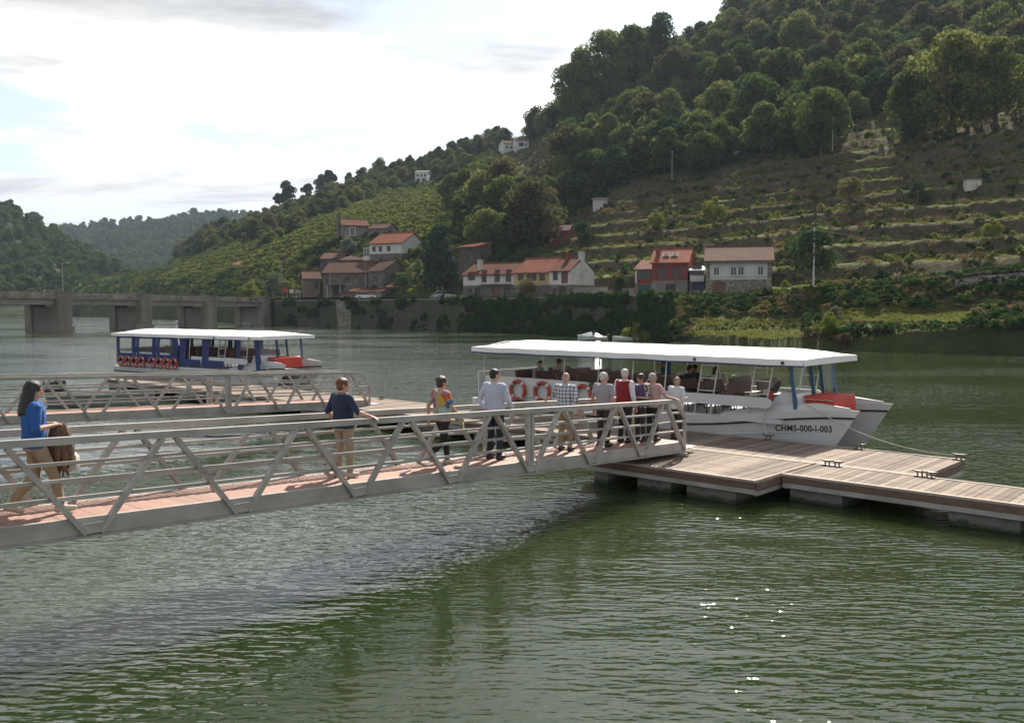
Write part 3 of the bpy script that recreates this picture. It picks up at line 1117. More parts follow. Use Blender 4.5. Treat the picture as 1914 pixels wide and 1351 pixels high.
class House:
    def __init__(self, name, label, cat, px1, px2, pyb, pye, Y, a, depth, group=None, ground=False):
        a = R(a)
        p = at(px1, pyb, Y)
        r2 = (px2 - PW / 2) / FPX
        self.W = (r2 * p.y - p.x) / (math.cos(a) + r2 * math.sin(a))
        self.H = at(px1, pye, Y).z - p.z
        if ground:
            p.z = hill.z_at(p.x, p.y) + (1.3 if Y > 350 else .8)
        self.o, self.D = p, depth
        self.ex = Vector((math.cos(a), -math.sin(a), 0))
        self.ey = Vector((math.sin(a), math.cos(a), 0))
        self.e = empty(name, p, 0)
        tag(self.e, label, cat, group)
        self.win_i = 0

    def frame(self, f):
        o, ex, ey, W, D = self.o, self.ex, self.ey, self.W, self.D
        return {'F': (o, ex, W, -ey), 'R': (o + ex * W, ey, D, ex), 'B': (o + ex * W + ey * D, -ex, W, ey), 'L': (o + ey * D, -ey, D, -ex)}[f]

    def walls(self, m, ops=(), lower=None, lm=None, found=4.0, gable=0.0, mono=0.0):
        """ops: (face, centre 0..1, sill, width, height, kind)"""
        bands = [(-found, self.H, m, 'wall')] if not lower else [(-found, lower, lm, 'lower_wall'), (lower, self.H, m, 'wall')]
        for z0, z1, mm, nm in bands:
            mb = MB()
            for f in 'FRBL':
                o, u, W, n = self.frame(f)
                hs = []
                for (ff, c, s, w, h, k) in ops:
                    if ff == f and z0 <= s + h / 2 < z1:
                        hs.append((max(.05, c * W - w / 2), min(W - .05, c * W + w / 2), max(z0 + .01, s), min(z1 - .02, s + h)))
                wall_face(mb, o, u, W, z1, hs, n, z0=z0)
                if z1 == self.H:
                    if gable and f in 'RL':
                        mb.add([o + Vector((0, 0, z1)), o + u * W + Vector((0, 0, z1)), o + u * W / 2 + Vector((0, 0, z1 + gable))], [(0, 1, 2)])
                    if mono:
                        if f == 'R':
                            mb.add([o + Vector((0, 0, z1)), o + u * W + Vector((0, 0, z1)), o + u * W + Vector((0, 0, z1 + mono))], [(0, 1, 2)])
                        if f == 'L':
                            mb.add([o + Vector((0, 0, z1)), o + u * W + Vector((0, 0, z1)), o + Vector((0, 0, z1 + mono))], [(0, 1, 2)])
                        if f == 'B':
                            mb.add([o + Vector((0, 0, z1)), o + u * W + Vector((0, 0, z1)), o + u * W + Vector((0, 0, z1 + mono)), o + Vector((0, 0, z1 + mono))], [(0, 1, 2, 3)])
            me = bpy.data.meshes.new(nm)
            me.from_pydata(mb.v, [], mb.f)
            me.materials.append(mm)
            link(nm, me, self.e, True)
        for (f, c, s, w, h, k) in ops:
            o, u, W, n = self.frame(f)
            ctr = o + u * (c * W) + Vector((0, 0, s + h / 2)) - n * 0.17
            M = Matrix((u, n, (0, 0, 1))).transposed()
            pane_m = {'door': DOOR, 'dark': DARKD, 'teal': TEAL, 'open': GLASS}.get(k, GLASS)
            d = MB().box(ctr, (w, 0.05, h), M).build('door' if k in ('door', 'dark', 'teal') else 'window', pane_m, self.e)
            if k in ('win', 'bwin', 'sill'):
                fr = MB()
                fm_ = BFRAME if k == 'bwin' else WFRAME
                t = 0.09
                for q in (-1, 1):
                    fr.box(ctr + u * q * (w / 2 - t / 2) + n * .05, (t, .06, h), M)
                    fr.box(ctr + Vector((0, 0, q * (h / 2 - t / 2))) + n * .05, (w - 2 * t, .06, t), M)
                fr.box(ctr + n * .05, (t * .8, .05, h - 2 * t), M)
                link('window_frame', fr.mesh('window_frame', fm_), d).matrix_parent_inverse = BASE[self.e.name].inverted() if False else Matrix()
                if k == 'sill':
                    sl = MB()
                    sl.box(ctr + n * .24 - Vector((0, 0, h / 2 + .08)), (w + .5, .22, .14), M)
                    sl.box(ctr + n * .19 + Vector((0, 0, h / 2 + .1)), (w + .5, .08, .2), M)
                    for q in (-1, 1):
                        sl.box(ctr + n * .185 + u * q * (w / 2 + .12), (.24, .07, h), M)
                    link('window_surround', sl.mesh('window_surround', WFRAME), d)
            elif k in ('door', 'teal', 'dark'):
                fr = MB()
                for q in (-1, 1):
                    fr.box(ctr + u * q * (w / 2 - .05) + n * .06, (.1, .06, h), M)
                fr.box(ctr + Vector((0, 0, h / 2 - .05)) + n * .06, (w - .2, .06, .1), M)
                link('door_frame', fr.mesh('door_frame', BFRAME), d)
        return self

    def gable_roof(self, m, rise, over=0.45, side=0.3, t=0.16, name='roof', rows=True):
        o, ex, ey, W, D = self.o, self.ex, self.ey, self.W, self.D
        top = Vector((0, 0, self.H))
        k = rise / (D / 2)
        mb = MB()
        for s in (0, 1):
            y0, y1 = (-over, D / 2) if s == 0 else (D + over, D / 2)
            z0, z1 = -over * k, rise
            a = o + top - ex * side
            poly = [a + ey * y0 + Vector((0, 0, z0 + .03)), a + ey * y1 + Vector((0, 0, z1 + .03)), a + ey * y1 + Vector((0, 0, z1 + .03 + t)), a + ey * y0 + Vector((0, 0, z0 + .03 + t))]
            mb.prism(poly, ex * (W + 2 * side))
            # courses of cover tiles as ribs down the slope
            if rows:
                n = max(4, int((W + 2 * side) / .42))
                for q in range(n):
                    c = a + ex * ((q + .5) * (W + 2 * side) / n)
                    mb.beam(c + ey * y0 + Vector((0, 0, z0 + .05 + t)), c + ey * y1 + Vector((0, 0, z1 + .05 + t)), .2, .09)
        r = mb.build(name, m, self.e)
        mb = MB()
        mb.tube([o + top - ex * side + ey * D / 2 + Vector((0, 0, rise + t + .05)), o + top + ex * (W + side) + ey * D / 2 + Vector((0, 0, rise + t + .05))], .16, 6)
        link('ridge_tiles', mb.mesh('ridge_tiles', m), r)
        self.roof = r
        return self

    def mono_roof(self, m, rise, over=0.35, side=0.25, t=0.14):
        o, ex, ey, W, D = self.o, self.ex, self.ey, self.W, self.D
        k = rise / D
        a = o + Vector((0, 0, self.H)) - ex * side
        Z = lambda z: Vector((0, 0, z))
        mb = MB()
        mb.prism([a - ey * over + Z(.03 - over * k), a + ey * (D + over) + Z(.03 + rise + over * k), a + ey * (D + over) + Z(.03 + rise + over * k + t), a - ey * over + Z(.03 - over * k + t)], ex * (W + 2 * side))
        n = max(4, int((W + 2 * side) / .42))
        for q in range(n):
            c = a + ex * ((q + .5) * (W + 2 * side) / n)
            mb.beam(c - ey * over + Z(.05 - over * k + t), c + ey * (D + over) + Z(.05 + rise + over * k + t), .2, .09)
        self.roof = mb.build('roof', m, self.e)
        return self

    def chimney(self, fx, fy, h, m, w=0.7):
        c = self.o + self.ex * (fx * self.W) + self.ey * (fy * self.D) + Vector((0, 0, self.H + h / 2 + .2))
        M = Matrix((self.ex, self.ey, (0, 0, 1))).transposed()
        mb = MB().box(c, (w, w, h + 1.2), M)
        mb.box(c + Vector((0, 0, h / 2 + .66)), (w + .2, w + .2, .12), M)
        link('chimney', mb.mesh('chimney', m), self.roof)
        return self

    def part(self, name, m, boxes):
        """boxes in the house's own axes: centre (x, y, z), size"""
        M = Matrix((self.ex, self.ey, (0, 0, 1))).transposed()
        mb = MB()
        for c, s in boxes:
            mb.box(self.o + M @ Vector(c), s, M)
        return mb.build(name, m, self.e)


# ------------------------------------------------------------------ row of three joined houses by the river wall
h = House('white_house', 'white two storey house with stone ground floor at left end of the riverside row', 'house', 866, 960, 559, 514, 163, 30, 8.5)
h.walls(WHITE, [('F', .17, 3.3, 1.5, 1.5, 'bwin'), ('F', .42, 2.9, 1.1, 2.2, 'bwin'), ('F', .68, 2.9, 1.1, 2.2, 'bwin'), ('F', .90, 2.9, 1.1, 2.2, 'bwin'),
                ('F', .14, .9, .9, 1.0, 'bwin'), ('F', .29, 0.05, 1.1, 2.0, 'dark'), ('F', .66, .05, 1.6, 2.1, 'door'), ('F', .88, .5, 1.3, 1.4, 'bwin')], lower=2.4, lm=STONE, gable=1.9)
h.gable_roof(TILE, 1.9).chimney(.24, .2, 1.8, CREAM)
h.part('balcony_slab', GREYP, [((h.W * .66, -.35, 2.55), (h.W * .62, .7, .14))])
h = House('yellow_house', 'yellow house with four brown windows between two white houses', 'house', 962, 1026, 559, 510, 153.5, 30, 8.5)
h.walls(YELLOW, [('F', .18, 3.0, 1.1, 1.4, 'bwin'), ('F', .42, 3.0, .9, 1.6, 'bwin'), ('F', .57, 3.0, .9, 1.6, 'bwin'), ('F', .80, 3.0, 1.1, 1.5, 'bwin'),
                 ('F', .25, .4, 1.1, 1.4, 'bwin'), ('F', .55, .05, 1.2, 2.0, 'door')], lower=2.3, lm=STONE, gable=2.0)
h.gable_roof(TILEN, 2.3, side=.05)
h = House('white_house', 'white house with tall chimneys and blank gable at right end of the riverside row', 'house', 1027, 1066, 559, 507, 147.5, 30, 9)
h.walls(WHITE, [('F', .28, 3.0, .9, 1.4, 'bwin'), ('F', .72, 2.5, 1.2, 2.2, 'door'), ('F', .25, .8, .7, .9, 'bwin'), ('F', .62, .05, 1.3, 2.0, 'dark')], lower=2.3, lm=STONE, gable=2.0)
h.gable_roof(TILE, 2.0, side=.05).chimney(.35, .45, 2.3, REDP).chimney(1.0, .45, 2.3, CREAM, .8)

# ------------------------------------------------------------------ red house, its carport, and the white and stone house
h = House('red_annex', 'red roofed open porch above a teal garage door beside the red house', 'house', 1187, 1217, 559, 505, 139, 18, 6)
h.walls(REDP, [('F', .5, 3.0, 2.3, 1.6, 'open'), ('F', .55, .05, 1.9, 2.1, 'teal')], lower=2.3, lm=GREYP, mono=1.5)
h.mono_roof(TILE, 1.5)
h.part('pillar', WHITE, [((.15, -.05, 3.5), (.25, .2, 2.2))])
h = House('red_house', 'red plastered house with two roof windows and grey ground floor', 'house', 1218, 1284, 559, 491, 136, 18, 7.5)
h.walls(REDP, [('F', .28, 3.1, 1.2, 1.5, 'bwin'), ('F', .70, 3.1, 1.2, 1.5, 'bwin'), ('F', .53, .05, 1.5, 2.2, 'dark'), ('R', .4, 3.0, 1.0, 1.4, 'bwin')], lower=2.7, lm=GREYP, gable=2.0)
h.gable_roof(TILEN, 2.0).chimney(.12, .25, 1.0, REDP, .6)
for q in (.36, .60):
    k = 2.0 / 3.75
    M = Matrix((h.ex, (h.ey + Vector((0, 0, k))).normalized(), h.ex.cross((h.ey + Vector((0, 0, k))).normalized()))).transposed()
    c = h.o + h.ex * h.W * q + h.ey * 1.6 + Vector((0, 0, h.H + 1.6 * k + .33))
    mb = MB().box(c, (.95, 1.3, .1), M)
    w_ = link('roof_window', mb.mesh('roof_window', BFRAME), h.roof)
    mb = MB().box(c + M @ Vector((0, 0, .06)), (.75, 1.1, .03), M)
    link('roof_window', mb.mesh('roof_window', GLASS), h.roof)
h = House('balcony_house', 'small grey annex with white balcony and blue panel between red and white houses', 'house', 1289, 1314, 557, 506, 134, 10, 5)
h.walls(GREYP, [('F', .5, 2.9, 1.5, 1.9, 'open'), ('F', .4, .05, 1.0, 2.0, 'dark')], mono=.6)
h.mono_roof(WFRAME, .6, over=.9)
h.part('balcony', WHITE, [((h.W / 2, -.6, 2.45), (h.W, 1.1, .14)), ((h.W / 2, -1.1, 2.9), (h.W, .06, .7))])
h.part('blue_panel', BLUEP, [((h.W * .6, -.5, 1.6), (h.W * .7, .05, 1.3))])
h.part('stair', PALEC, [((h.W * .5, -1.2 - .0 * i, .2 + i * .18), (1.6 - .15 * i, .7, .36)) for i in range(5)])
h = House('white_stone_house', 'white upper storey house over pale stone ground floor with four framed windows', 'house', 1319, 1441, 556, 488, 127, 14, 9)
h.walls(WHITE, [('F', .16, 3.0, .8, 1.2, 'sill'), ('F', .42, 3.0, .8, 1.2, 'sill'), ('F', .535, 3.0, .8, 1.2, 'sill'), ('F', .83, 3.0, .8, 1.2, 'sill'),
                ('F', .20, .05, 1.7, 2.1, 'door'), ('R', .45, 2.8, .8, 1.1, 'sill')], lower=2.45, lm=LSTONE, gable=2.0)
h.gable_roof(TILEB, 2.0, over=.5).chimney(.42, .55, 1.2, METAL, .18)
h.part('quoin', GRAN, [((h.W - .3, -.03, h.H / 2 + 1.2), (.6, .12, h.H - 2.6)), ((.3, -.03, h.H / 2 + 1.2), (.5, .12, h.H - 2.6))])
h.part('gutter', GREYP, [((h.W / 2, -.55, h.H - .27), (h.W + .5, .12, .12))])

# ------------------------------------------------------------------ stone houses at the bridge end
h = House('stone_house', 'long brown stone house with small dark windows beside the bridge end', 'house', 604, 688, 555, 510, 201, 12, 9)
h.walls(STONE, [('F', .10, 2.8, .7, 1.3, 'bwin'), ('F', .55, 3.3, 1.0, 1.0, 'bwin'), ('F', .84, 3.3, 1.0, 1.0, 'bwin'), ('F', .84, 1.3, .6, .8, 'bwin'),
                ('F', .30, .05, 1.5, 2.1, 'dark')], gable=2.4)
h.gable_roof(TILEB, 2.4)
h.part('porch_roof', TILE, [((h.W * .32, -1.0, 2.5), (3.4, 2.2, .16))])
h.part('porch_post', WFRAME, [((h.W * .32 + 1.5, -2.0, 1.2), (.1, .1, 2.5)), ((h.W * .32 - 1.5, -2.0, 1.2), (.1, .1, 2.5))])
h = House('stone_house', 'tall narrow stone house with roof sloping up to the right above the car', 'house', 689, 716, 555, 507, 197, 32, 9)
h.walls(STONE, [('F', .5, 3.2, .9, 1.0, 'bwin'), ('F', .55, .2, .8, 2.2, 'dark'), ('R', .35, 3.0, .8, .9, 'bwin')], gable=2.2)
h.gable_roof(TILEB, 2.2)
h = House('stone_house', 'small stone house with gable facing the bridge at left edge of the village', 'house', 568, 600, 553, 521, 207, -18, 7)
h.walls(BROWNP, [('F', .75, 1.6, .8, 1.5, 'bwin')], gable=1.6)
h.gable_roof(TILEB, 1.6)
h = House('stone_house', 'half hidden stone house with single sloping roof below the white gallery', 'house', 636, 686, 506, 487, 213, 14, 7)
h.walls(STONE, [('F', .55, .9, .9, 1.0, 'bwin')], mono=1.6)
h.mono_roof(TILEB, 1.6)
h = House('stone_house', 'stone house with low brown roof between chapel terrace and white gallery', 'house', 600, 640, 500, 484, 219, 8, 7)
h.walls(DSTONE, [('F', .3, .9, .9, 1.0, 'bwin'), ('F', .7, .9, .9, 1.0, 'bwin')], gable=1.5)
h.gable_roof(TILEB, 1.5)
h = House('stone_house', 'narrow stone house with brown roof right of the gallery house', 'house', 752, 784, 497, 474, 212, 20, 8)
h.walls(STONE, [('F', .4, 1.2, .8, 1.0, 'bwin')], gable=1.6)
h.gable_roof(TILEB, 1.6)
h = House('garage', 'low shed with pale red sheet roof on the quay beside the parked car', 'shed', 650, 712, 557, 546, 191, 14, 4)
h.walls(GREYP, [('F', .06, .05, .6, 1.1, 'dark')], mono=.6, found=1)
h.mono_roof(TILE, .6)
h = House('shed', 'shed with red tiled roof half hidden by shrubs next to the tall conifer', 'shed', 720, 768, 548, 537, 193, 14, 6)
h.walls(BROWNP, [('F', .3, .05, .9, 1.1, 'dark')], mono=1.7)
h.mono_roof(TILE, 1.7)
h = House('gallery_house', 'house with white timber upper storey, glazed gallery and orange tiled roof', 'house', 691, 752, 499, 456, 208, 26, 10)
h.walls(WFRAME, [('F', .14, 3.4, .95, 1.2, 'bwin'), ('F', .34, 3.4, .95, 1.2, 'bwin'), ('F', .60, 3.4, .95, 1.2, 'bwin'),
                 ('F', .35, 1.0, .8, 1.0, 'bwin'), ('F', .82, 1.0, .8, 1.0, 'bwin'), ('R', .4, .9, .8, 1.0, 'bwin'), ('R', .5, 2.9, .7, .9, 'bwin')], lower=2.9, lm=STONE, gable=2.4)
h.gable_roof(TILEN, 2.4)
g = h.part('gallery', WFRAME, [((-.9, 1.0, 1.6), (1.7, 2.0, .2)), ((-.9, 1.0, 2.1), (1.7, 1.9, .8)), ((-.9, 1.0, 4.3), (1.8, 2.1, .15))] +
           [((-1.7 + .42 * i, 0.03, 3.4), (.08, .08, 1.7)) for i in range(5)] + [((-.9, .04, 3.4), (1.7, .06, .07))])
h.part('gallery_pane', GLASS, [((-.9, .10, 3.4), (1.6, .03, 1.6))])
h = House('stone_house', 'tall ruined stone house with bright orange roof right of the conifer', 'house', 858, 886, 512, 463, 188, 30, 7)
h.walls(DSTONE, [('F', .6, 3.2, .9, 1.1, 'bwin'), ('R', .5, 3.0, .8, 1.0, 'bwin')], mono=1.2)
h.mono_roof(TILEN, 1.2, over=.6)

# ------------------------------------------------------------------ chapel on its terrace
h = House('chapel', 'grey stone chapel with bell gable and white framed side window above the village', 'chapel', 641, 690, 449, 421, 236, -22, 7.5)
h.walls(GREYP, [('F', .38, 1.3, 1.1, 2.0, 'sill'), ('L', .5, .05, 1.3, 2.3, 'sill'), ('L', .5, 3.0, .5, .6, 'open')], gable=1.7)
h.gable_roof(TILE, 1.7)
h.part('bell_gable', STONE, [((-.35, 3.75, 2.9), (.6, 2.6, 5.8)), ((-.35, 3.0, 6.2), (.6, .4, 1.2)), ((-.35, 4.5, 6.2), (.6, .4, 1.2)), ((-.35, 3.75, 6.9), (.7, 2.2, .25))])
h = House('chapel_annex', 'lower gabled stone annex at the right end of the chapel', 'annex', 690, 724, 449, 428, 233, 20, 6)
h.walls(GREYP, [('F', .55, 1.5, .4, .6, 'open')], gable=1.3)
h.gable_roof(TILEB, 1.3)

# ------------------------------------------------------------------ scattered buildings on the slope
h = House('brick_house', 'red brown house with hipped tile roof half hidden by trees on the slope', 'house', 1026, 1062, 460, 432, 196, 24, 6)
h.walls(REDP, [('F', .3, 1.3, .7, 1.2, 'bwin'), ('F', .65, 1.3, .7, 1.2, 'bwin')], gable=1.3)
h.gable_roof(TILEB, 1.3, over=.6)
h = House('stone_hut', 'small pale square hut with flat slab roof on the terraced slope', 'hut', 1108, 1134, 393, 372, 212, 12, 3, ground=True)
h.walls(CREAM, [('F', .8, .1, .5, 1.6, 'dark')], found=2)
h.part('roof', PALEC, [((h.W / 2, 1.5, h.H + .12), (h.W + .7, 3.7, .2)), ((h.W / 2, 1.5, h.H + .3), (h.W + .3, 3.2, .16)), ((h.W / 2, 1.5, h.H + .5), (.6, .6, .35))])
h = House('hill_house', 'white house with dark band of windows high on the hill, right of a pair', 'house', 963, 988, 293, 275, 395, -8, 8, ground=True)
h.walls(WHITE, [('F', .45, 1.4, 2.2, 1.7, 'win'), ('F', .8, 1.6, .9, 1.3, 'win')], gable=1.3)
h.gable_roof(TILEB, 1.3)
h = House('hill_house', 'white house with dark roof high on the hill, left of a pair', 'house', 942, 962, 288, 273, 402, -20, 7, ground=True)
h.walls(WHITE, [('F', .3, 1.2, 1.2, 1.2, 'win'), ('F', .7, 1.2, 1.2, 1.2, 'win')], gable=1.6)
h.gable_roof(TILEB, 1.6)
h = House('hill_house', 'white two storey house alone at the top of the vineyard', 'house', 776, 801, 347, 327, 408, 8, 6, ground=True)
h.walls(WHITE, [('F', .2, 2.6, .9, 1.2, 'open'), ('F', .5, 2.6, .9, 1.2, 'open'), ('F', .8, 2.6, .9, 1.2, 'open'), ('F', .25, .3, 1.6, 1.5, 'open'), ('F', .7, .3, 1.6, 1.5, 'open')], gable=.6)
h.gable_roof(CREAM, .6, over=.2)
h = House('open_shelter', 'open shelter with orange tiled roof in the lower vineyard', 'shelter', 434, 464, 478, 471, 300, 10, 5, ground=True)
h.walls(BROWNP, [('F', .3, .05, 1.4, 1.0, 'dark')], mono=1.2, found=2)
h.mono_roof(TILEN, 1.2)
h = House('stone_hut', 'tiny whitewashed hut on an upper terrace at far right', 'hut', 1809, 1826, 321, 309, 134, 5, 1.5, ground=True)
h.o.z += .9
h.walls(CREAM, found=.7)
h.part('roof', PALEC, [((h.W / 2, .75, h.H + .06), (h.W + .2, 1.8, .12))])
h = House('stone_hut', 'tiny grey hut on the terrace above the white and stone house', 'hut', 1317, 1333, 446, 435, 152, 5, 1.5, ground=True)
h.walls(GREYP, found=2)
h.part('roof', PALEC, [((h.W / 2, .75, h.H + .06), (h.W + .2, 1.8, .12))])

# ------------------------------------------------------------------ road along the wall top
i0, i1 = int((455 - hill.px[0]) / 8), int((1560 - hill.px[0]) / 8)
ja, jb = int(np.argmin(abs(hill.t - 3.0))), int(np.argmin(abs(hill.t - 4.0)))
rv, rf = [], []
for i in range(i0, i1):
    for w in (0.0, 1.0):
        x = hill.X[i, ja] * (1 - w) + hill.X[i, jb] * w
        y = hill.Y[i, ja] * (1 - w) + hill.Y[i, jb] * w
        z = hill.Z[i, ja] * (1 - w) + hill.Z[i, jb] * w
        rv.append((x, y, max(z, max(hill.Z[i, ja:jb + 1])) + .05))
for k in range(i1 - i0 - 1):
    rf.append((2 * k, 2 * k + 2, 2 * k + 3, 2 * k + 1))
tag(link('road', fast_mesh('road', rv, rf, ASPH)), kind='structure')


# ------------------------------------------------------------------ the long retaining wall
def shore_y(px):
    return float(np.interp(px, SHORE_PX, SHORE_Y))


e = empty('retaining_wall', at(880, 575, shore_y(880)) * 1.0)
tag(e, 'long mossy stone retaining wall rising from the river below the village', 'wall')
mb, cp, rl = MB(), MB(), MB()
W_PX = list(range(512, 1262, 18))
rings, crings = [], []
for px in W_PX:
    Y = shore_y(px)
    u = (px - PW / 2) / FPX
    zt = 5.45 if px < 1200 else 5.45 - (px - 1200) / 60 * .3
    j = .25 * vnoise(px * .05, 1, 1)
    rings.append([Vector((u * (Y - .9 + j), Y - .9 + j, -1.5)), Vector((u * (Y - .2 + j), Y - .2 + j, zt)), Vector((u * (Y + 1.7), Y + 1.7, zt)), Vector((u * (Y + 1.7), Y + 1.7, -1.5))])
    crings.append([Vector((u * (Y - .35), Y - .35, zt + .01)), Vector((u * (Y - .35), Y - .35, zt + .22)), Vector((u * (Y + .3), Y + .3, zt + .22)), Vector((u * (Y + .3), Y + .3, zt + .01))])
mb.loft(rings)
mb.build('wall_face', WSTONE, e)
cp.loft(crings)
cp.build('coping', PALEC, e)
bt = MB()
for a, b in ((628, 672),):
    Y = shore_y(650) - 1.6
    P = lambda px, z, dy: Vector(((px - PW / 2) / FPX * (Y + dy), Y + dy, z))
    bt.loft([[P(634, -1, 0), P(664, -1, 0), P(666, -1, 3), P(632, -1, 3)], [P(629, 5.3, .6), P(673, 5.3, .6), P(674, 5.3, 3), P(628, 5.3, 3)]])
bt.build('buttress', LSTONE, e)

# terrace walls right of the houses
e = empty('terrace_wall', at(1500, 560, 108))
tag(e, 'stone wall climbing to the right along the lane above the grass strips', 'wall')
TW = [(1270, 563, 119), (1330, 558, 115), (1420, 557, 110), (1500, 551, 105.5), (1560, 543, 101.5), (1640, 533, 97), (1700, 525, 95.5), (1800, 515, 93), (1914, 505, 90.5), (2060, 494, 90)]
r1, r2 = [], []
for k in range(len(TW) * 4 - 3):
    q, w = divmod(k, 4)
    w /= 4
    A, B = TW[q], TW[min(q + 1, len(TW) - 1)]
    px, py, Y = [A[i] * (1 - w) + B[i] * w for i in range(3)]
    t = at(px, py + 1.2 * vnoise(px * .02, 0, 0), Y)
    u = t.x / t.y
    hgt = 2.6
    r1.append([Vector((u * (Y - .25), Y - .25, t.z - hgt)), Vector((u * Y, Y, t.z)), Vector((u * (Y + .7), Y + .7, t.z)), Vector((u * (Y + .7), Y + .7, t.z - hgt))])
    r2.append([Vector((u * (Y - .12), Y - .12, t.z + .01)), Vector((u * (Y - .12), Y - .12, t.z + .16)), Vector((u * (Y + .6), Y + .6, t.z + .16)), Vector((u * (Y + .6), Y + .6, t.z + .01))])
MB().loft(r1).build('wall_face', WSTONE, e)
MB().loft(r2).build('coping', LSTONE, e)
e = empty('granite_wall', at(1850, 545, 90))
tag(e, 'rough pinkish granite block wall below the lane at far right', 'wall')
rr1 = []
for px, py, Y, hh in [(1785, 522, 92.3, 2.2), (1830, 516, 91.2, 2.5), (1880, 512, 90.2, 2.4), (1925, 508, 89.4, 2.0)]:
    t = at(px, py, Y)
    u = t.x / t.y
    rr1.append([Vector((u * (Y - .3), Y - .3, t.z - hh)), Vector((u * Y, Y, t.z)), Vector((u * (Y + .8), Y + .8, t.z)), Vector((u * (Y + .8), Y + .8, t.z - hh))])
MB().loft(rr1).build('block_face', GRAN, e)
# low garden walls
for name, lab, pts, hgt, m in (('garden_wall', 'grey rendered garden wall right of the riverside row of houses', [(1068, 558, 146), (1112, 558, 141), (1136, 558, 139)], 1.7, PALEC),
                               ('garden_wall', 'pale garden wall left of the teal garage door', [(1140, 558, 142), (1172, 558, 139), (1186, 557, 138)], 1.4, GREYP)):
    e = empty(name, at(*pts[1]))
    tag(e, lab, 'wall')
    rr1 = []
    for px, py, Y in pts:
        t = at(px, py, Y)
        u = t.x / t.y
        rr1.append([Vector((u * Y, Y, t.z - .5)), Vector((u * Y, Y, t.z + hgt)), Vector((u * (Y + .3), Y + .3, t.z + hgt)), Vector((u * (Y + .3), Y + .3, t.z - .5))])
    MB().loft(rr1).build('wall_face', m, e)
    MB().beam(rr1[0][1] + Vector((0, .15, .05)), rr1[-1][1] + Vector((0, .15, .05)), .4, .1).build('coping', LSTONE, e)

# ------------------------------------------------------------------ bridge
bp1, bp4 = at(121, 546.5, 152), at(497, 556, 205)
bd = Vector((bp4.x - bp1.x, bp4.y - bp1.y, 0))
bL = bd.length
bd.normalize()
bc = Vector((-bd.y, bd.x, 0))          # across, away from the camera
bz = lambda s: bp1.z + (bp4.z - bp1.z) * s / bL
bP = lambda s, w, z: Vector((bp1.x, bp1.y, 0)) + bd * s + bc * w + Vector((0, 0, z))
e = empty('bridge', bP(0, 3, 0))
tag(e, 'brown concrete girder bridge on square piers crossing the river at left', 'bridge')
span = bL / 3
SS = [-2 * span, -span, 0, span, 2 * span, 3 * span]
Mb = Matrix((bd, bc, (0, 0, 1))).transposed()
for s in SS:
    zt = bz(s) + .05
    p = MB()
    p.box(bP(s, .6, (zt - 2) / 2), (2.7, 1.5, zt + 2), Mb)
    p.box(bP(s, .6, .1), (3.3, 1.8, 1.6), Mb)
    p.box(bP(s, 6.6, (zt - 2) / 2), (3.0, 1.5, zt + 2), Mb)
    pr = p.build('pier', CONC, e)
    q = MB().box(bP(s, 3.6, (zt - 4.4) / 2), (2.4, 4.498, zt - .4), Mb)
    link('pier_web', q.mesh('pier_web', PALEC), pr)
    q = MB().box(bP(s, .6, zt + .08), (3.2, 1.7, .14), Mb)
    link('pier_cap', q.mesh('pier_cap', CONC), pr)
A, B = bP(-2.9 * span, 0, bz(-2.9 * span)), bP(3.15 * span, 0, bz(3.15 * span))
up = Vector((0, 0, 1))
MB().beam(A + bc * 3.6 - up * .95, B + bc * 3.6 - up * .95, 6.4, .35).build('deck_slab', CONC, e)
for w in (.9, 3.6, 6.3):
    for s0, s1 in zip([-2.9 * span] + SS, SS + [3.15 * span]):
        a_, b_ = bP(s0 + 1.6, w, bz(s0 + 1.6) - 1.6), bP(s1 - 1.6, w, bz(s1 - 1.6) - 1.6)
        MB().beam(a_, b_, .45, .95).build('girder', PALEC, e)
for w in (.5, 6.7):
    MB().beam(A + bc * w - up * .08, B + bc * w - up * .08, .22, .16).build('handrail', CONC, e)
    MB().beam(A + bc * w - up * .45, B + bc * w - up * .45, .1, .1).build('mid_rail', CONC, e)
pm = MB().box((0, 0, 0), (.22, .22, .7), Mb).mesh('rail_post', CONC)
s = -2.8 * span
while s < 3.1 * span:
    for w in (.5, 6.7):
        o = link('rail_post', pm, e, True)
        o.location = bP(s, w, bz(s) - .46)
    s += 2.1
e = empty('bridge_abutment', bP(3.05 * span, 3, 0))
tag(e, 'stone abutment where the bridge meets the river wall', 'abutment')
MB().box(bP(3.35 * span, 3.6, 2.0), (9.0, 7.4, 6.6), Mb).build('abutment_block', WSTONE, e)
# lamp on the bridge and by the village
def lamp_post(px, py, Y, hgt, label, mm=METAL, head=True):
    b = at(px, py, Y)
    e = empty('lamp_post', b)
    tag(e, label, 'lamp post')
    MB().tube([b - Vector((0, 0, .5)), b + Vector((0, 0, hgt))], [.07, .04], 6).build('pole', mm, e)
    if head:
        MB().beam(b + Vector((0, 0, hgt)), b + Vector((.9, -.2, hgt + .12)), .07, .07).build('arm', mm, e)
        MB().ball(b + Vector((1.0, -.22, hgt + .06)), (.32, .16, .1), 8, 5).build('lamp_head', PALEC, e)


def pole(px, py, Y, hgt, label, m, r=.09):
    b = at(px, py, Y)
    e = empty('utility_pole', b)
    tag(e, label, 'pole')
    MB().tube([b - Vector((0, 0, .8)), b + Vector((0, 0, hgt))], [r * 1.2, r * .8], 7).build('pole', m, e)
    MB().beam(b + Vector((-.45, 0, hgt - .3)), b + Vector((.45, 0, hgt - .3)), .08, .08).build('crossarm', m, e)
    return b + Vector((0, 0, hgt - .25))


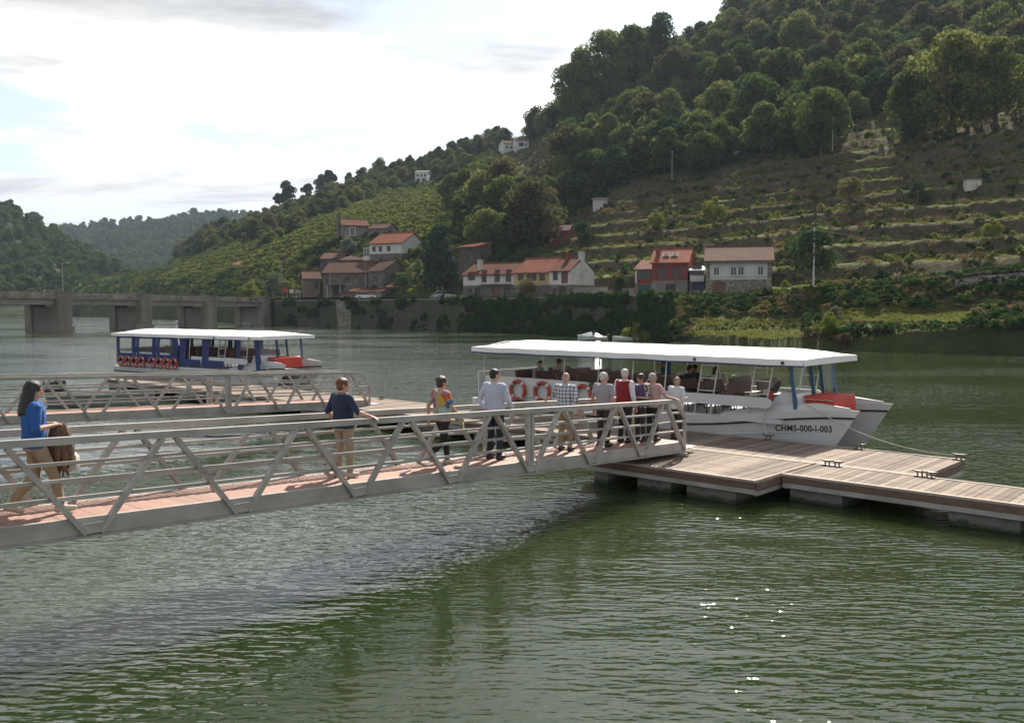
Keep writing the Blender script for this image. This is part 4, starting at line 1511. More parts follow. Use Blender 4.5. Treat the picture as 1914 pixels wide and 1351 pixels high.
PALEW = mat('pale_pole', (0.33, 0.31, 0.28), (0.24, 0.22, 0.19), 2, .9)
b0 = bP(.1 * span, 6.2, 0)
lamp_post(118, 549, 157, 5.2, 'tall lamp post standing on the bridge above the first pier')
lamp_post(617, 556, 196, 8.5, 'lamp post in front of the long stone house')
lamp_post(684, 556, 192, 8.0, 'lamp post behind the low shed with sheet roof')
pole(527, 540, 216, 6.5, 'thin wooden pole at the foot of the vineyard near bridge end', PALEW)
pole(1256, 330, 200, 5.6, 'thin leaning pole on the slope between brush and wood', PALEW)
pole(1556, 275, 178, 5.8, 'pale pole standing against the tree crown at the wood edge', PALEW)
ptop = pole(1520, 546, 108, 7.6, 'white pole standing inside the feathery tree by the lane', mat('white_pole', (.6, .6, .58), None, 2, .7), .11)
wire_end = at(1990, 425, 86)
pts = []
for k in range(25):
    w = k / 24
    p = ptop * (1 - w) + wire_end * w
    p.z -= 4 * w * (1 - w) * 1.25
    pts.append(p)
e = empty('overhead_cable', ptop)
tag(e, 'pale cable sagging from the feathery tree to the right edge', 'cable')
MB().tube(pts, .028, 4).build('cable', PALEW, e)

# road signs and cars on the quay
REDS = mat('red_sign', (.42, .03, .025), None, 3, .5)
for px, py, lab, m, w in ((533, 545, 'red sign board on two posts beside the bridge end', REDS, 2.4), (545, 546, 'white sign board beside the red one at bridge end', WHITE, 1.6),
                          (557, 547, 'grey sign board right of the white one at bridge end', PALEC, 2.2)):
    c = at(px, py, 203 - (px - 533) * .15)
    e = empty('sign_board', c - Vector((0, 0, 1.6)))
    tag(e, lab, 'sign')
    MB().box(c + Vector((0, 0, .2)), (w * .55, .06, .8)).build('board', m, e)
    for q in (-1, 1):
        MB().beam(c + Vector((q * w * .2, .07, .1)), c + Vector((q * w * .2, .07, -2.0)), .07, .07).build('post', METAL, e)


def car(px, py, Y, rz, paint, label):
    b = at(px, py, Y)
    e = empty('parked_car', b, rz)
    tag(e, label, 'car', 'cars parked on the quay')
    st = [(-2.0, .35, .62, .74), (-1.95, .3, .85, .8), (-1.3, .28, .95, .84), (0, .28, .95, .85), (1.1, .28, .9, .84), (1.85, .3, .75, .78), (2.0, .36, .58, .7)]
    L = lambda p: BASE[e.name] @ Vector(p)
    MB().loft([[L((x, -w, z0)), L((x, w, z0)), L((x, w, (z0 + z1) / 2 + .1)), L((x, w * .93, z1)), L((x, -w * .93, z1)), L((x, -w, (z0 + z1) / 2 + .1))] for x, z0, z1, w in st]).build('body', paint, e, True)
    cb = [(-1.75, .93, .95, .72), (-1.2, .93, 1.38, .66), (.1, .93, 1.44, .66), (.95, .93, .95, .74)]
    MB().loft([[L((x, -w, z0 - .03)), L((x, w, z0 - .03)), L((x, w * .85, z1)), L((x, -w * .85, z1))] for x, z0, z1, w in cb]).build('cabin_windows', GLASS, e, True)
    MB().loft([[L((x, -w, z)), L((x, w, z)), L((x, w, z + .05)), L((x, -w, z + .05))] for x, z, w in ((-1.2, 1.37, .58), (.1, 1.43, .58))]).build('roof', paint, e)
    for x in (-1.25, 1.25):
        for y in (-.78, .78):
            c = L((x, y, .32))
            d = Vector((-math.sin(rz), math.cos(rz), 0))
            w = MB().tube([c - d * .1, c + d * .1], .32, 12).build('wheel', mat('tyre_rubber', (.02, .02, .02), None, 3, .9), e)
            link('rim', MB().tube([c - d * .105, c + d * .105], .19, 10).mesh('rim', METAL), w)
    for y in (-.6, .6):
        MB().box(L((1.93, y, .66)), (.08, .25, .12), Matrix.Rotation(rz, 3, 'Z')).build('headlight', WFRAME, e)


PAINT = lambda n, c: mat(n, c, tuple(x * .9 for x in c), 1, .25)
car(652, 557, 188, R(8), PAINT('maroon_paint', (.12, .02, .03)), 'maroon car parked in front of the long stone house')
car(684, 559.5, 186, R(5), PAINT('white_paint', (.6, .6, .6)), 'white car parked in front of the low shed')
car(831, 559, 168, R(20), PAINT('silver_paint', (.3, .33, .36)), 'silver blue car parked under the tall conifer')

# ------------------------------------------------------------------ gardens, bank plants, marked trees
cand = sheet_points(hill, 90000, lambda i, j: COVER[i, j].sum() < .5 and hill.t[j] > 4.12 and 150 < hill.px[i] < 1080, 1.5, 31)
gpro = [crown('clump', 2.4, 1.7, -.2, 8, 240, .30, 700 + k, LEAF[m], .1) for k, m in enumerate(['dark', 'wood', 'vine', 'wood', 'ivy'])] + [tuft(720, LEAF['brown'], 1.8, .9, 80, .26), tuft(721, LEAF['grass'], 1.8, .5, 80, .24)]
keep = []
for c in cand:
    n = vnoise(c[0] * .05, c[1] * .05, 3.3)
    keep.append((c, rgt.choice([0, 1, 0, 4]) if n < -.1 else rgt.choice([1, 2, 3, 5, 6, 2]) if n > .12 else rgt.choice([1, 3, 4, 5, 6])))
scatter('garden_scrub', 'shrubs, grass and garden plants between the village houses and vineyard', gpro, [c[:3] for c, k in keep], [rgt.uniform(.5, 1.15) for _ in keep],
        [rgt.uniform(0, 6.28) for _ in keep], [k for c, k in keep])
print('garden', len(keep))
# bank: grass strips, brambles, ivy over the wall
cand = sheet_points(hill, 90000, lambda i, j: .75 < hill.t[j] < 3.95 and 1215 < hill.px[i] < 2000, .38, 32)
pts, idx, scl = [], [], []
for x, y, z, i, j in cand:
    px, py = pix((x, y, z))
    if px > 1990:
        continue
    strip = (1300 < px < 1500 and (618 < py < 636 or 596 < py < 609)) or (1530 < px < 1815 and 577 < py < 602)
    near_strip = (1290 < px < 1510 and 590 < py < 660) or (1530 < px < 1815 and 595 < py < 622)
    n = vnoise(x * .12, y * .12, 6.6)
    if strip:
        k, s = rgt.choice([3, 4]), rgt.uniform(.3, .5)
    else:
        if rgt.random() < .3:
            continue
        k = rgt.choice([0, 1, 9, 4, 8]) if n > .1 else rgt.choice([5, 6, 7, 6, 9, 9, 0])
        s = rgt.uniform(.45, 1.0) * (1.1 if py > 600 else .8) * (.3 if near_strip else .75)
    pts.append((x, y, z - .05))
    idx.append(k)
    scl.append(s)
scatter('bank_plants', 'grass, brambles and dark bushes on the stepped river bank at right', brk + [crown('clump', 2.2, 1.7, -.2, 8, 260, .26, 730, LEAF['ivy'], .1)], pts, scl, [rgt.uniform(0, 6.28) for _ in pts], idx)
print('bank', len(pts))
ivy = [crown('clump', 1.8, 2.0, -1.0, 8, 240, .24, 740 + k, LEAF['ivy'] if k < 2 else LEAF['dark'], .0) for k in range(3)]
pts, scl = [], []
for k in range(5200):
    px = rgt.uniform(515, 1255)
    Y = shore_y(px) - .7
    z = rgt.uniform(-.1, 5.6)
    n = vnoise(px * .03, z * .45, 12.0) + .5 * vnoise(px * .1, z * .9, 2.0) + (.12 if z < 1.5 or z > 4.7 else -.05)
    thr = .34 if px < 860 else (.0 if z > 2.6 else -.15)
    if 625 < px < 675 and z < 4.8:
        thr = .6
    bulge = 0.0
    if px > 900:
        bulge = max(0, 1.8 - z * .5) * min(1, (px - 900) / 150)
    if n < thr:
        continue
    Y2 = Y - bulge * rgt.random()
    pts.append(((px - PW / 2) / FPX * Y2, Y2, max(.15, z)))
    scl.append(rgt.uniform(.35, .8))
scatter('wall_ivy', 'ivy and bramble hanging over the river wall', ivy, pts, scl, [rgt.uniform(0, 6.28) for _ in pts], [rgt.randrange(3) for _ in pts])
print('ivy', len(pts))

# trees one can point at
bigc = crown('crown', 8.5, 13.5, .6, 46, 15000, .36, 801, LEAF['cedar'], .55)
bigt = trunk_mesh('trunk', 12, .3, 802, BARK, 6, 2)
b = at(822, 560, 175)
add_tree('conifer_tree', 'tall blue green conifer standing between the village houses on the quay', 'tree', None, b, bigc, bigt, 1.0, 0)
pine_c = [crown('crown', 8, 7.5, 5.5, 12, 2600, .55, 810 + k, LEAF['pine'], .3) for k in range(2)]
pine_t = trunk_mesh('trunk', 11, .28, 815, BARK, 4, 2)
for k, (px, py, s, lab) in enumerate([(522, 404, .8, 'lowest of the pines standing out on the left skyline'), (536, 392, 1.05, 'broad pine at left of the skyline group'), (574, 372, .8, 'slim pine alone in the middle of the skyline group'),
                                   (601, 364, .9, 'pine left of the tallest one on the skyline'), (619, 358, 1.0, 'rightmost and highest pine of the skyline group')]):
    q = at(px, py, 497)
    q.z = hill.z_at(q.x, q.y) - .3
    add_tree('pine_tree', 'dark ' + lab, 'tree', 'pines on the skyline', q, pine_c[k % 2], pine_t, s * 1.2, k * 1.3)
# big chestnuts on the skyline in the middle
edge_c = [crown('crown', 13, 16, .8, 34, 8000, .52, 820 + k, LEAF[('wood', 'light', 'wood')[k]], .1) for k in range(3)]
edge_t = trunk_mesh('trunk', 13, .4, 825, BARK, 7, 4)
for k, (px, py, Y, s, lab) in enumerate([(1085, 218, 318, 1.35, 'leftmost tall tree of the wood edge against the sky'), (1130, 208, 322, 1.5, 'second tall tree from the left on the wood edge against the sky'),
                                     (1180, 200, 326, 1.45, 'third tall tree from the left on the wood edge against the sky'), (1235, 195, 335, 1.35, 'fourth tall tree from the left along the wood edge below the skyline'),
                                     (1780, 255, 168, 1.15, 'largest leafy chestnut above the terraces near the right edge'), (1700, 250, 172, .85, 'rounded tree left of the largest chestnut above the terraces'), (1860, 240, 165, .9, 'leafy tree right of the largest chestnut near the right edge'),
                                     (1535, 270, 182, .8, 'yellowish leafy tree behind the pale pole at the wood edge'), (870, 400, 262, .8, 'large dark tree standing in front of the vineyard right edge'), (905, 420, 240, .6, 'dark tree on the slope behind the orange roofed ruin')]):
    q = at(px, py, Y)
    q.z = hill.z_at(q.x, q.y) - .4
    add_tree('broadleaf_tree', lab, 'tree', 'large trees of the wood edge', q, edge_c[k % 3], edge_t, s, k * 2.1)
# feathery tree by the lane, willow near the bridge, small garden trees
small_c = {m: crown('crown', 4.6, 4.6, .8, 16, 2200, .26, 840 + k, LEAF[m], .1) for k, m in enumerate(['bright', 'olive', 'dark', 'vine', 'brown', 'purple', 'ivy'])}
small_t = trunk_mesh('trunk', 3.2, .12, 850, BARK, 4, 1.2)
fe = crown('crown', 6.8, 5.6, 2.2, 22, 3000, .30, 861, LEAF['dark'], .0)
add_tree('feathery_tree', 'dark feathery tree around the white pole beside the lane', 'tree', None, at(1518, 548, 109.5), fe, trunk_mesh('trunk', 5, .16, 862, BARK, 6, 2), .95, 1)
for k, (px, py, Y, s, m, lab) in enumerate([
    (515, 553, 212, 1.15, 'olive', 'pale willow like tree next to the red sign at bridge end'), (545, 550, 213, .9, 'bright', 'bright yellow green tree behind the sign boards'),
    (650, 488, 222, .9, 'olive', 'silvery round olive tree below the chapel'), (622, 507, 214, .5, 'purple', 'purple flowering bush above the stone house roofs'),
    (1335, 412, 166, 1.0, 'bright', 'yellow green tree standing alone on the terraces above the red house'), (1226, 428, 176, .8, 'bright', 'bright green tree left of the lone terrace tree'),
    (1590, 360, 145, 1.0, 'brown', 'bare brownish bush on the upper terraces'), (1160, 546, 141, .7, 'dark', 'dark bushy tree behind the garden wall'),
    (1040, 425, 200, .9, 'vine', 'green tree left of the red brown house'), (1085, 462, 188, 1.05, 'dark', 'dark tree covering the right side of the red brown house'),
    (985, 558, 149, .65, 'brown', 'thin yellowish shrub in front of the yellow house'), (1188, 616, 112, .8, 'bright', 'light green bush at the end of the river wall'),
    (1552, 612, 88, .5, 'bright', 'bright bush at the water edge right of the grass strips'), (1578, 648, 85.5, .35, 'brown', 'straw coloured grass clump at the water edge'),
    (1628, 578, 92, .3, 'ivy', 'small sapling at left on the sunlit grass strip'), (1560, 580, 93, .3, 'olive', 'small pale shrub left of the sapling on the grass strip'),
    (1856, 412, 112, .5, 'bright', 'bright bush on a terrace near the right edge'), (1715, 345, 138, .7, 'dark', 'small dark tree on the upper terraces'),
    (760, 545, 188, .8, 'ivy', 'leafy green tree between the red roofed shed and the conifer'), (930, 495, 196, 1.2, 'dark', 'dark tree behind the riverside row of houses'), (470, 545, 228, 1.2, 'vine', 'yellowish green tree above the bridge end')]):
    q = at(px, py, Y)
    zt = hill.z_at(q.x, q.y)
    if abs(zt - q.z) < 6:
        q.z = zt - .1
    add_tree('shrub' if s < .6 else 'small_tree', lab, 'bush' if s < .6 else 'tree', None, q, small_c[m], small_t, s, k * 1.7)

# small motor boats tied along the banks
HULLW = mat('white_gelcoat', (.66, .66, .64), (.56, .56, .54), .6, .35)
BLK = mat('black_plastic', (.02, .02, .022), None, 3, .5)


def motor_boat(px, py, rz, L, label, cover=True):
    b = at_z(px, py, 0)
    e = empty('motor_boat', b, rz)
    tag(e, label, 'boat', 'small motor boats')
    T = lambda p: BASE[e.name] @ (Vector(p) * (L / 5))
    st = [(-2.5, .95, .55), (-1, 1.0, .58), (.8, .85, .66), (2.0, .4, .78), (2.6, .04, .86)]
    MB().loft([[T((x, -w, z)), T((x, -w * .8, .1)), T((x, 0, -.2)), T((x, w * .8, .1)), T((x, w, z))] for x, w, z in st]).build('hull', HULLW, e, True)
    if cover:
        MB().loft([[T((x, -w, z)), T((x, 0, z + h_)), T((x, w, z))] for x, w, z, h_ in ((-1.6, .9, .58, .05), (-.6, .9, .58, .6), (.4, .8, .62, .75), (2.0, .38, .78, .12))]).build('cabin', HULLW, e, True)
        MB().loft([[T((x, -w, z)), T((x, w, z)), T((x, w * .9, z + .25)), T((x, -w * .9, z + .25))] for x, w, z in ((-.5, .7, 1.12), (.1, .66, 1.2))]).build('windscreen', GLASS, e)
    MB().box(T((-2.7, 0, .65)), (.35, .35, .55)).build('outboard_motor', BLK, e)


motor_boat(1108, 635, R(165), 3.7, 'white motor boat with cabin moored below the river wall')
motor_boat(1170, 636, R(172), 3.2, 'low white open boat moored right of the cabin boat', False)
motor_boat(346, 606, R(165), 5, 'white boat floating beyond the second bridge span')
motor_boat(456, 608, R(150), 5, 'white covered boat moored under the bridge near the wall')
# ------------------------------------------------------------------ marina: one long pontoon with two gangways square to it
MO = Vector((4.07, 21.23, 0))
MD, MG = Vector((.740, -.672, 0)).normalized(), Vector((.672, .740, 0)).normalized()
MM = Matrix((MD, MG, (0, 0, 1))).transposed()
q3 = lambda a, b, z=0.0: MO + MD * a + MG * b + Vector((0, 0, z))
ALU = mat('weathered_aluminium', (0.44, 0.415, 0.38), (0.28, 0.262, 0.235), 1.6, 0.5, 0.15, bump=0.15, bscale=9, stretch=(1, 1, 2), rand=.08)
DECKW = mat('red_brown_boards', (0.36, 0.215, 0.17), (0.26, 0.15, 0.115), 3.0, 0.75, bump=0.25, bscale=20, rand=0.12, stretch=(1, 8, 1))
PLANK = mat('silvered_planks', (0.29, 0.232, 0.187), (0.155, 0.118, 0.093), 1.8, 0.85, bump=0.4, bscale=14, rand=0.34, spec=.2, stretch=(1, 6, 1))
FASC = mat('brown_fascia_timber', (0.20, 0.125, 0.088), (0.12, 0.075, 0.055), 2.0, 0.8, bump=0.25, stretch=(2, 2, 8))
PALEP = mat('pale_edge_timber', (0.42, 0.36, 0.29), (0.33, 0.275, 0.22), 3.0, 0.8, stretch=(1, 5, 1), bump=.2)
def float_mat():
    m, nt, p, o = nodes_of('stained_float_concrete')
    geo = nt.nodes.new('ShaderNodeNewGeometry')
    z = nn(nt, 'ShaderNodeSeparateXYZ', {0: geo.outputs['Position']}).outputs['Z']
    n = noise_fac(nt, geo.outputs['Position'], 3.0, 5, .65)
    h = nn(nt, 'ShaderNodeMath', {0: n, 1: .35, 2: -.12}, operation='MULTIPLY_ADD')
    w = nn(nt, 'ShaderNodeMath', {0: z, 1: h.outputs[0]}, operation='SUBTRACT')
    f = ramp(nt, w.outputs[0], [(0.0, (0, 0, 0)), (.06, (1, 1, 1))])
    dry = ramp(nt, n, [(.3, (.12, .115, .10)), (.7, (.24, .23, .205))])
    wet = ramp(nt, n, [(.3, (.022, .03, .016)), (.7, (.05, .06, .03))])
    c = nn(nt, 'ShaderNodeMix', {'Factor': f, 'A': wet, 'B': dry}, data_type='RGBA')
    nt.links.new(c.outputs['Result'], p.inputs['Base Color'])
    p.inputs['Roughness'].default_value = .85
    return m


FLOATC = float_mat() or mat('float_concrete', (0.155, 0.15, 0.135), (0.075, 0.08, 0.07), 0.9, 0.9, bump=0.25)
STEEL = mat('dull_steel', (0.22, 0.20, 0.18), (0.14, 0.125, 0.11), 5, 0.5, 0.6)
DZ = 0.55


def local_parent(o, e):
    o.matrix_parent_inverse = BASE[e.name].inverted()


def boards(e, name, a0, a1, b0, b1, z, width, mm, along='a', gap=.010, zf=None, th=.035):
    """a row of single boards; share one mesh"""
    n = max(1, int(round(abs(a1 - a0) / width)))
    step = (a1 - a0) / n
    if along == 'a':
        me = MB().box((0, 0, 0), (abs(step) - gap, abs(b1 - b0), th), MM).mesh(name, mm)
    else:
        me = MB().box((0, 0, 0), (abs(b1 - b0), abs(step) - gap, th), MM).mesh(name, mm)
    for k in range(n):
        c = a0 + step * (k + .5)
        o = link(name, me, e, True)
        zz = (zf(c) if zf else z) - th / 2 + rgt.uniform(-.004, .004)
        o.location = q3(c, (b0 + b1) / 2, zz) if along == 'a' else q3((b0 + b1) / 2, c, zz)


def boards_mass(e, name, a0, a1, b0, b1, z, width, mm, along='a', gap=.012, zf=None, th=.035):
    n = max(1, int(round(abs(a1 - a0) / width)))
    step = (a1 - a0) / n
    mb = MB()
    for k in range(n):
        c = a0 + step * (k + .5)
        zz = (zf(c) if zf else z) - th / 2
        if along == 'a':
            mb.box(q3(c, (b0 + b1) / 2, zz), (abs(step) - gap, abs(b1 - b0), th), MM)
        else:
            mb.box(q3((b0 + b1) / 2, c, zz), (abs(b1 - b0), abs(step) - gap, th), MM)
    o = mb.build(name, mm, e)
    o['kind'] = 'stuff'
    return o


def pontoon(label, a0, a1, b0, b1, floats, single=True, group='pontoons of the landing stage', fb=(.12, .12)):
    e = empty('pontoon', q3((a0 + a1) / 2, (b0 + b1) / 2, 0))
    tag(e, label, 'pontoon', group)
    (boards if single else boards_mass)(e, 'plank', a0 + .01, a1 - .01, b0 + .09, b1 - .09, DZ, .145, PLANK)
    for b, s in ((b0, 1), (b1, -1)):
        MB().box(q3((a0 + a1) / 2, b + s * .042, DZ - .012), (a1 - a0, .08, .05), MM).build('edge_board', PALEP, e)
        MB().box(q3((a0 + a1) / 2, b + s * .02, DZ - .105), (a1 - a0 - .02, .04, .12), MM).build('fascia', FASC, e)
        MB().box(q3((a0 + a1) / 2, b + s * .045, DZ - .225), (a1 - a0 - .02, .07, .10), MM).build('frame_rail', ALU, e)
    for a, s in ((a0, 1), (a1, -1)):
        MB().box(q3(a + s * .012, (b0 + b1) / 2, DZ - .12), (.04, b1 - b0 - .09, .17), MM).build('fascia', FASC, e)
        MB().box(q3(a + s * .05, (b0 + b1) / 2, DZ - .27), (.07, b1 - b0 - .2, .088), MM).build('frame_rail', ALU, e)
    k = 0
    n = int((a1 - a0) / 1.5)
    jm = MB()
    for i in range(1, n):
        jm.box(q3(a0 + (a1 - a0) * i / n, (b0 + b1) / 2, DZ - .13), (.06, b1 - b0 - .2, .12), MM)
    if n > 1:
        jm.build('joists', FASC, e)['kind'] = 'stuff'
    for f0, f1 in floats:
        MB().box(q3((f0 + f1) / 2, (b0 + b1) / 2, -.12), (f1 - f0, b1 - b0 - fb[0] - fb[1], .72), MM).build('float', FLOATC, e)
    return e


pontoon('landing pontoon under the foot of the near gangway', -1.6, 2.78, -1.92, .88, [(-1.3, -.9), (-.1, .75), (1.15, 2.3)])
pontoon('narrow pontoon running out of the picture at lower right', 2.82, 14.0, -.82, .88, [(2.95, 4.05), (6.05, 7.25), (9.2, 10.3), (12.0, 13.1)])
pontoon('wide pontoon with reddish end beside the white catamaran', -4.4, 5.1, .92, 3.65, [(-4.1, -3.0), (-1.2, 0.0), (1.8, 2.9), (3.9, 4.9)])
pontoon('wide pontoon behind the people waiting on the near gangway', -14.0, -4.44, .92, 3.65, [(-13.6, -12.5), (-10.7, -9.5), (-8.0, -6.9), (-5.6, -4.7)])
pontoon('wide pontoon at the foot of the far gangway', -23.6, -14.04, .92, 3.65, [(-23.3, -22.2), (-20, -18.9), (-17, -15.9)], single=False)
pontoon('farthest pontoon beside the catamaran with blue curtains', -33.2, -23.64, .92, 3.65, [(-33, -32), (-29.6, -28.5), (-26.4, -25.3)], single=False)


# cleats bolted on the pontoons, counted one by one
def cleat(a, b, label, rz=0.0, s=1.0):
    c = q3(a, b, DZ + .004)
    e = empty('mooring_cleat', c)
    tag(e, label, 'cleat', 'mooring cleats')
    d = (MD * math.cos(rz) + MG * math.sin(rz))
    n = Vector((-d.y, d.x, 0))
    M = Matrix((d, n, (0, 0, 1))).transposed()
    MB().box(c + Vector((0, 0, .012)), (.24 * s, .09 * s, .024), M).build('base_plate', STEEL, e)
    for q in (-1, 1):
        MB().tube([c + d * q * .05 * s, c + d * q * .05 * s + Vector((0, 0, .11 * s))], .022 * s, 8).build('stem', STEEL, e)
    MB().tube([c + d * x * s + Vector((0, 0, z * s)) for x, z in ((-.17, .14), (-.1, .118), (0, .115), (.1, .118), (.17, .14))], [.012 * s, .022 * s, .025 * s, .022 * s, .012 * s], 8).build('horn', STEEL, e)
    return c + Vector((0, 0, .1))


def ab(px, py, z=DZ):
    p = at_z(px, py, z) - MO
    return p.dot(MD), p.dot(MG)


for px, py, lab in ((1553, 868, 'left cleat of the pair on the joint between two pontoons'), (1572, 870, 'right cleat of the pair on the joint between two pontoons'), (1721, 890, 'left cleat of the pair near the reddish pontoon end'), (1739, 892, 'right cleat of the pair near the reddish pontoon end')):
    a, b = ab(px, py)
    cleat(a, .80, lab, 0, .9)
a, b = ab(1795, 860)
CL1 = cleat(5.0, 3.52, 'cleat on the outer corner of the pontoon holding the mooring rope')
CL2 = cleat(ab(1437, 822)[0], 3.52, 'cleat under the bow of the white catamaran holding the short rope')
cleat(ab(1612, 838)[0], 3.54, 'cleat on the pontoon edge below the catamaran bows')
cleat(ab(727, 745)[0], 3.5, 'cleat on the far pontoon between the two gangways')


def gangway(name, label, a_near, a_far, b_end, joints, z_end, slope, single):
    """two trusses along MG; a_near / a_far are the truss planes, joints the bottom nodes from the end back"""
    e = empty(name, q3((a_near + a_far) / 2, b_end, 0))
    tag(e, label, 'gangway')
    zb = lambda b: z_end - slope * (b - b_end)
    b0 = joints[-1]
    H = 1.25
    for a, inn in ((a_near, -1), (a_far, 1)):
        P = lambda b, h, off=0.0: q3(a + off, b, zb(b) + h)
        MB().beam(P(b_end, .145), P(b0, .145), .05, .21).build('side_beam', ALU, e)
        MB().beam(P(b_end, .02, -inn * .012), P(b0, .02, -inn * .012), .10, .035).build('bottom_flange', ALU, e)
        MB().beam(P(b_end - .45, H - .045), P(b0, H - .045), .085, .09).build('handrail', ALU, e)
        MB().beam(P(b_end - .43, H - .05), P(b_end - .03, H - .40), .07, .08).build('end_brace', ALU, e)
        MB().beam(P(b_end - .03, H - .38), P(b_end - .03, .02), .06, .06, MG).build('end_post', ALU, e)
        for hh in (.93, .72, .50):
            MB().beam(P(b_end - .04, hh, inn * .02), P(b0, hh, inn * .02), .036, .042).build('mid_rail', ALU, e)
        for k in range(len(joints) - 1):
            u, v = joints[k], joints[k + 1]
            m = (u + v) / 2
            g = .09
            MB().beam(P(u - g, .05, -inn * .035), P(m + g, H - .09, 0), .06, .092, MD).build('diagonal', ALU, e)
            MB().beam(P(m - g, H - .09, 0), P(v + g, .05, -inn * .035), .06, .092, MD).build('diagonal', ALU, e)
        gp = MB().box((0, 0, 0), (.012, .30, .13), MM).mesh('gusset_plate', ALU)
        for u in joints[1:-1]:
            o = link('gusset_plate', gp, e, True)
            o.location = P(u, .12, -inn * .068)
        jb = joints[3]
        for d in (-.055, .055):
            MB().beam(P(jb + d, H - .09), P(jb + d, .02), .07, .075, MG).build('joint_post', ALU, e)
    am = (a_near + a_far) / 2
    w = abs(a_near - a_far) / 2 - .03
    (boards if single else boards_mass)(e, 'deck_board', b_end - .02, b0, am - w, am + w, 0, .145, DECKW, 'b', zf=lambda b: zb(b) + .245)
    mb = MB()
    b = b_end - .4
    while b > b0:
        mb.box(q3(am, b, zb(b) + .13), (2 * w, .06, .09), MM)
        b -= 1.0
    mb.build('cross_beams', ALU, e)['kind'] = 'stuff'
    MB().tube([q3(am - w - .1, b_end - .25, z_end - .03), q3(am + w + .25, b_end - .25, z_end - .03)], .06, 10).build('roller', PALEP, e)
    MB().box(q3(am, b_end + .25, z_end + .06), (2 * w, .6, .02), MM).build('landing_flap', ALU, e)
    return lambda b: zb(b) + .245


G_Z = gangway('gangway', 'near aluminium gangway with reddish deck carrying the queue of people', 0.0, -1.12, 0.0,
              [0, -1.83, -3.66, -5.55, -7.6, -9.65, -11.7, -13.75, -15.8, -17.85, -19.9], .62, .0415, True)
gangway('gangway', 'far empty aluminium gangway behind the near one at left', -14.0, -15.12, 1.9,
        [1.9, .07, -1.76, -3.65, -5.7, -7.75, -9.8, -11.85, -13.9, -15.95, -18.0, -20.05], .50, .040, False)


tag(MB().box(q3(-5, -25, -.2), (75, 10.2, 3.7), MM).build('quay_ground', PALEC), kind='structure')


# ------------------------------------------------------------------ passenger catamarans
ROOFW = mat('white_canvas', (.78, .77, .74), (.72, .705, .67), .7, .7, bump=.12, bscale=2.5, bdist=.05)
BLUEC = mat('blue_canvas', (.025, .04, .17), (.018, .03, .12), 2, .7, bump=.1)
BLUEM = mat('blue_metal', (.03, .10, .20), (.025, .08, .16), 2, .45)
BENCH = mat('brown_bench_wood', (.115, .055, .038), (.075, .036, .026), 2, .6, stretch=(1, 5, 1), bump=.15, rand=.1)
HULLG = mat('white_hull', (.60, .60, .59), (.53, .53, .52), .35, .38, bump=.03)
ORANGE = mat('orange_red_float', (.62, .055, .03), (.5, .04, .025), 1.5, .5, bump=.15)
RING = mat('red_ring', (.45, .06, .04), (.36, .045, .03), 2, .55)
RINGW = mat('white_band', (.6, .58, .54), None, 2, .6)
ROPE = mat('white_rope', (.55, .53, .48), (.42, .40, .36), 20, .9)
INK = mat('black_lettering', (.012, .012, .014), None, 3, .6)
PVC = None


def clear_mat():
    m, nt, p, o = nodes_of('clear_plastic_sheet')
    tr = nn(nt, 'ShaderNodeBsdfTransparent', {'Color': (.93, .95, .96, 1)})
    gl = nn(nt, 'ShaderNodeBsdfGlossy', {'Color': (1, 1, 1, 1), 'Roughness': .12})
    mx = nn(nt, 'ShaderNodeMixShader', {0: .05, 1: tr.outputs[0], 2: gl.outputs[0]})
    nt.links.new(mx.outputs[0], o.inputs[0])
    MATS['clear_plastic_sheet'] = m
    return m


CLEAR = clear_mat()
LB = 13.3
sm = lambda t: max(0, min(1, t)) ** 2 * (3 - 2 * max(0, min(1, t)))


def hb(x):      # half breadth at the sheer
    return .50 * (.86 + .14 * sm(x / 3)) if x < 8.8 else .50 * (1 - sm((x - 8.8) / 4.7) ** 1.25) + .012


def hz(x):      # sheer height
    return .90 + .05 * sm((x - 2) / 5) + .47 * sm((x - 7.5) / 6.2)


def hr(x):      # rake of the stem
    return 1.1 * sm((x - 9) / 4.3)


def hull_pt(x, k, side):
    z = -.35 + k * (hz(x) + .35)
    return Vector((x - hr(x) * (1 - k), side * hb(x) * (k ** .42 if k > 0 else 0.02), z))


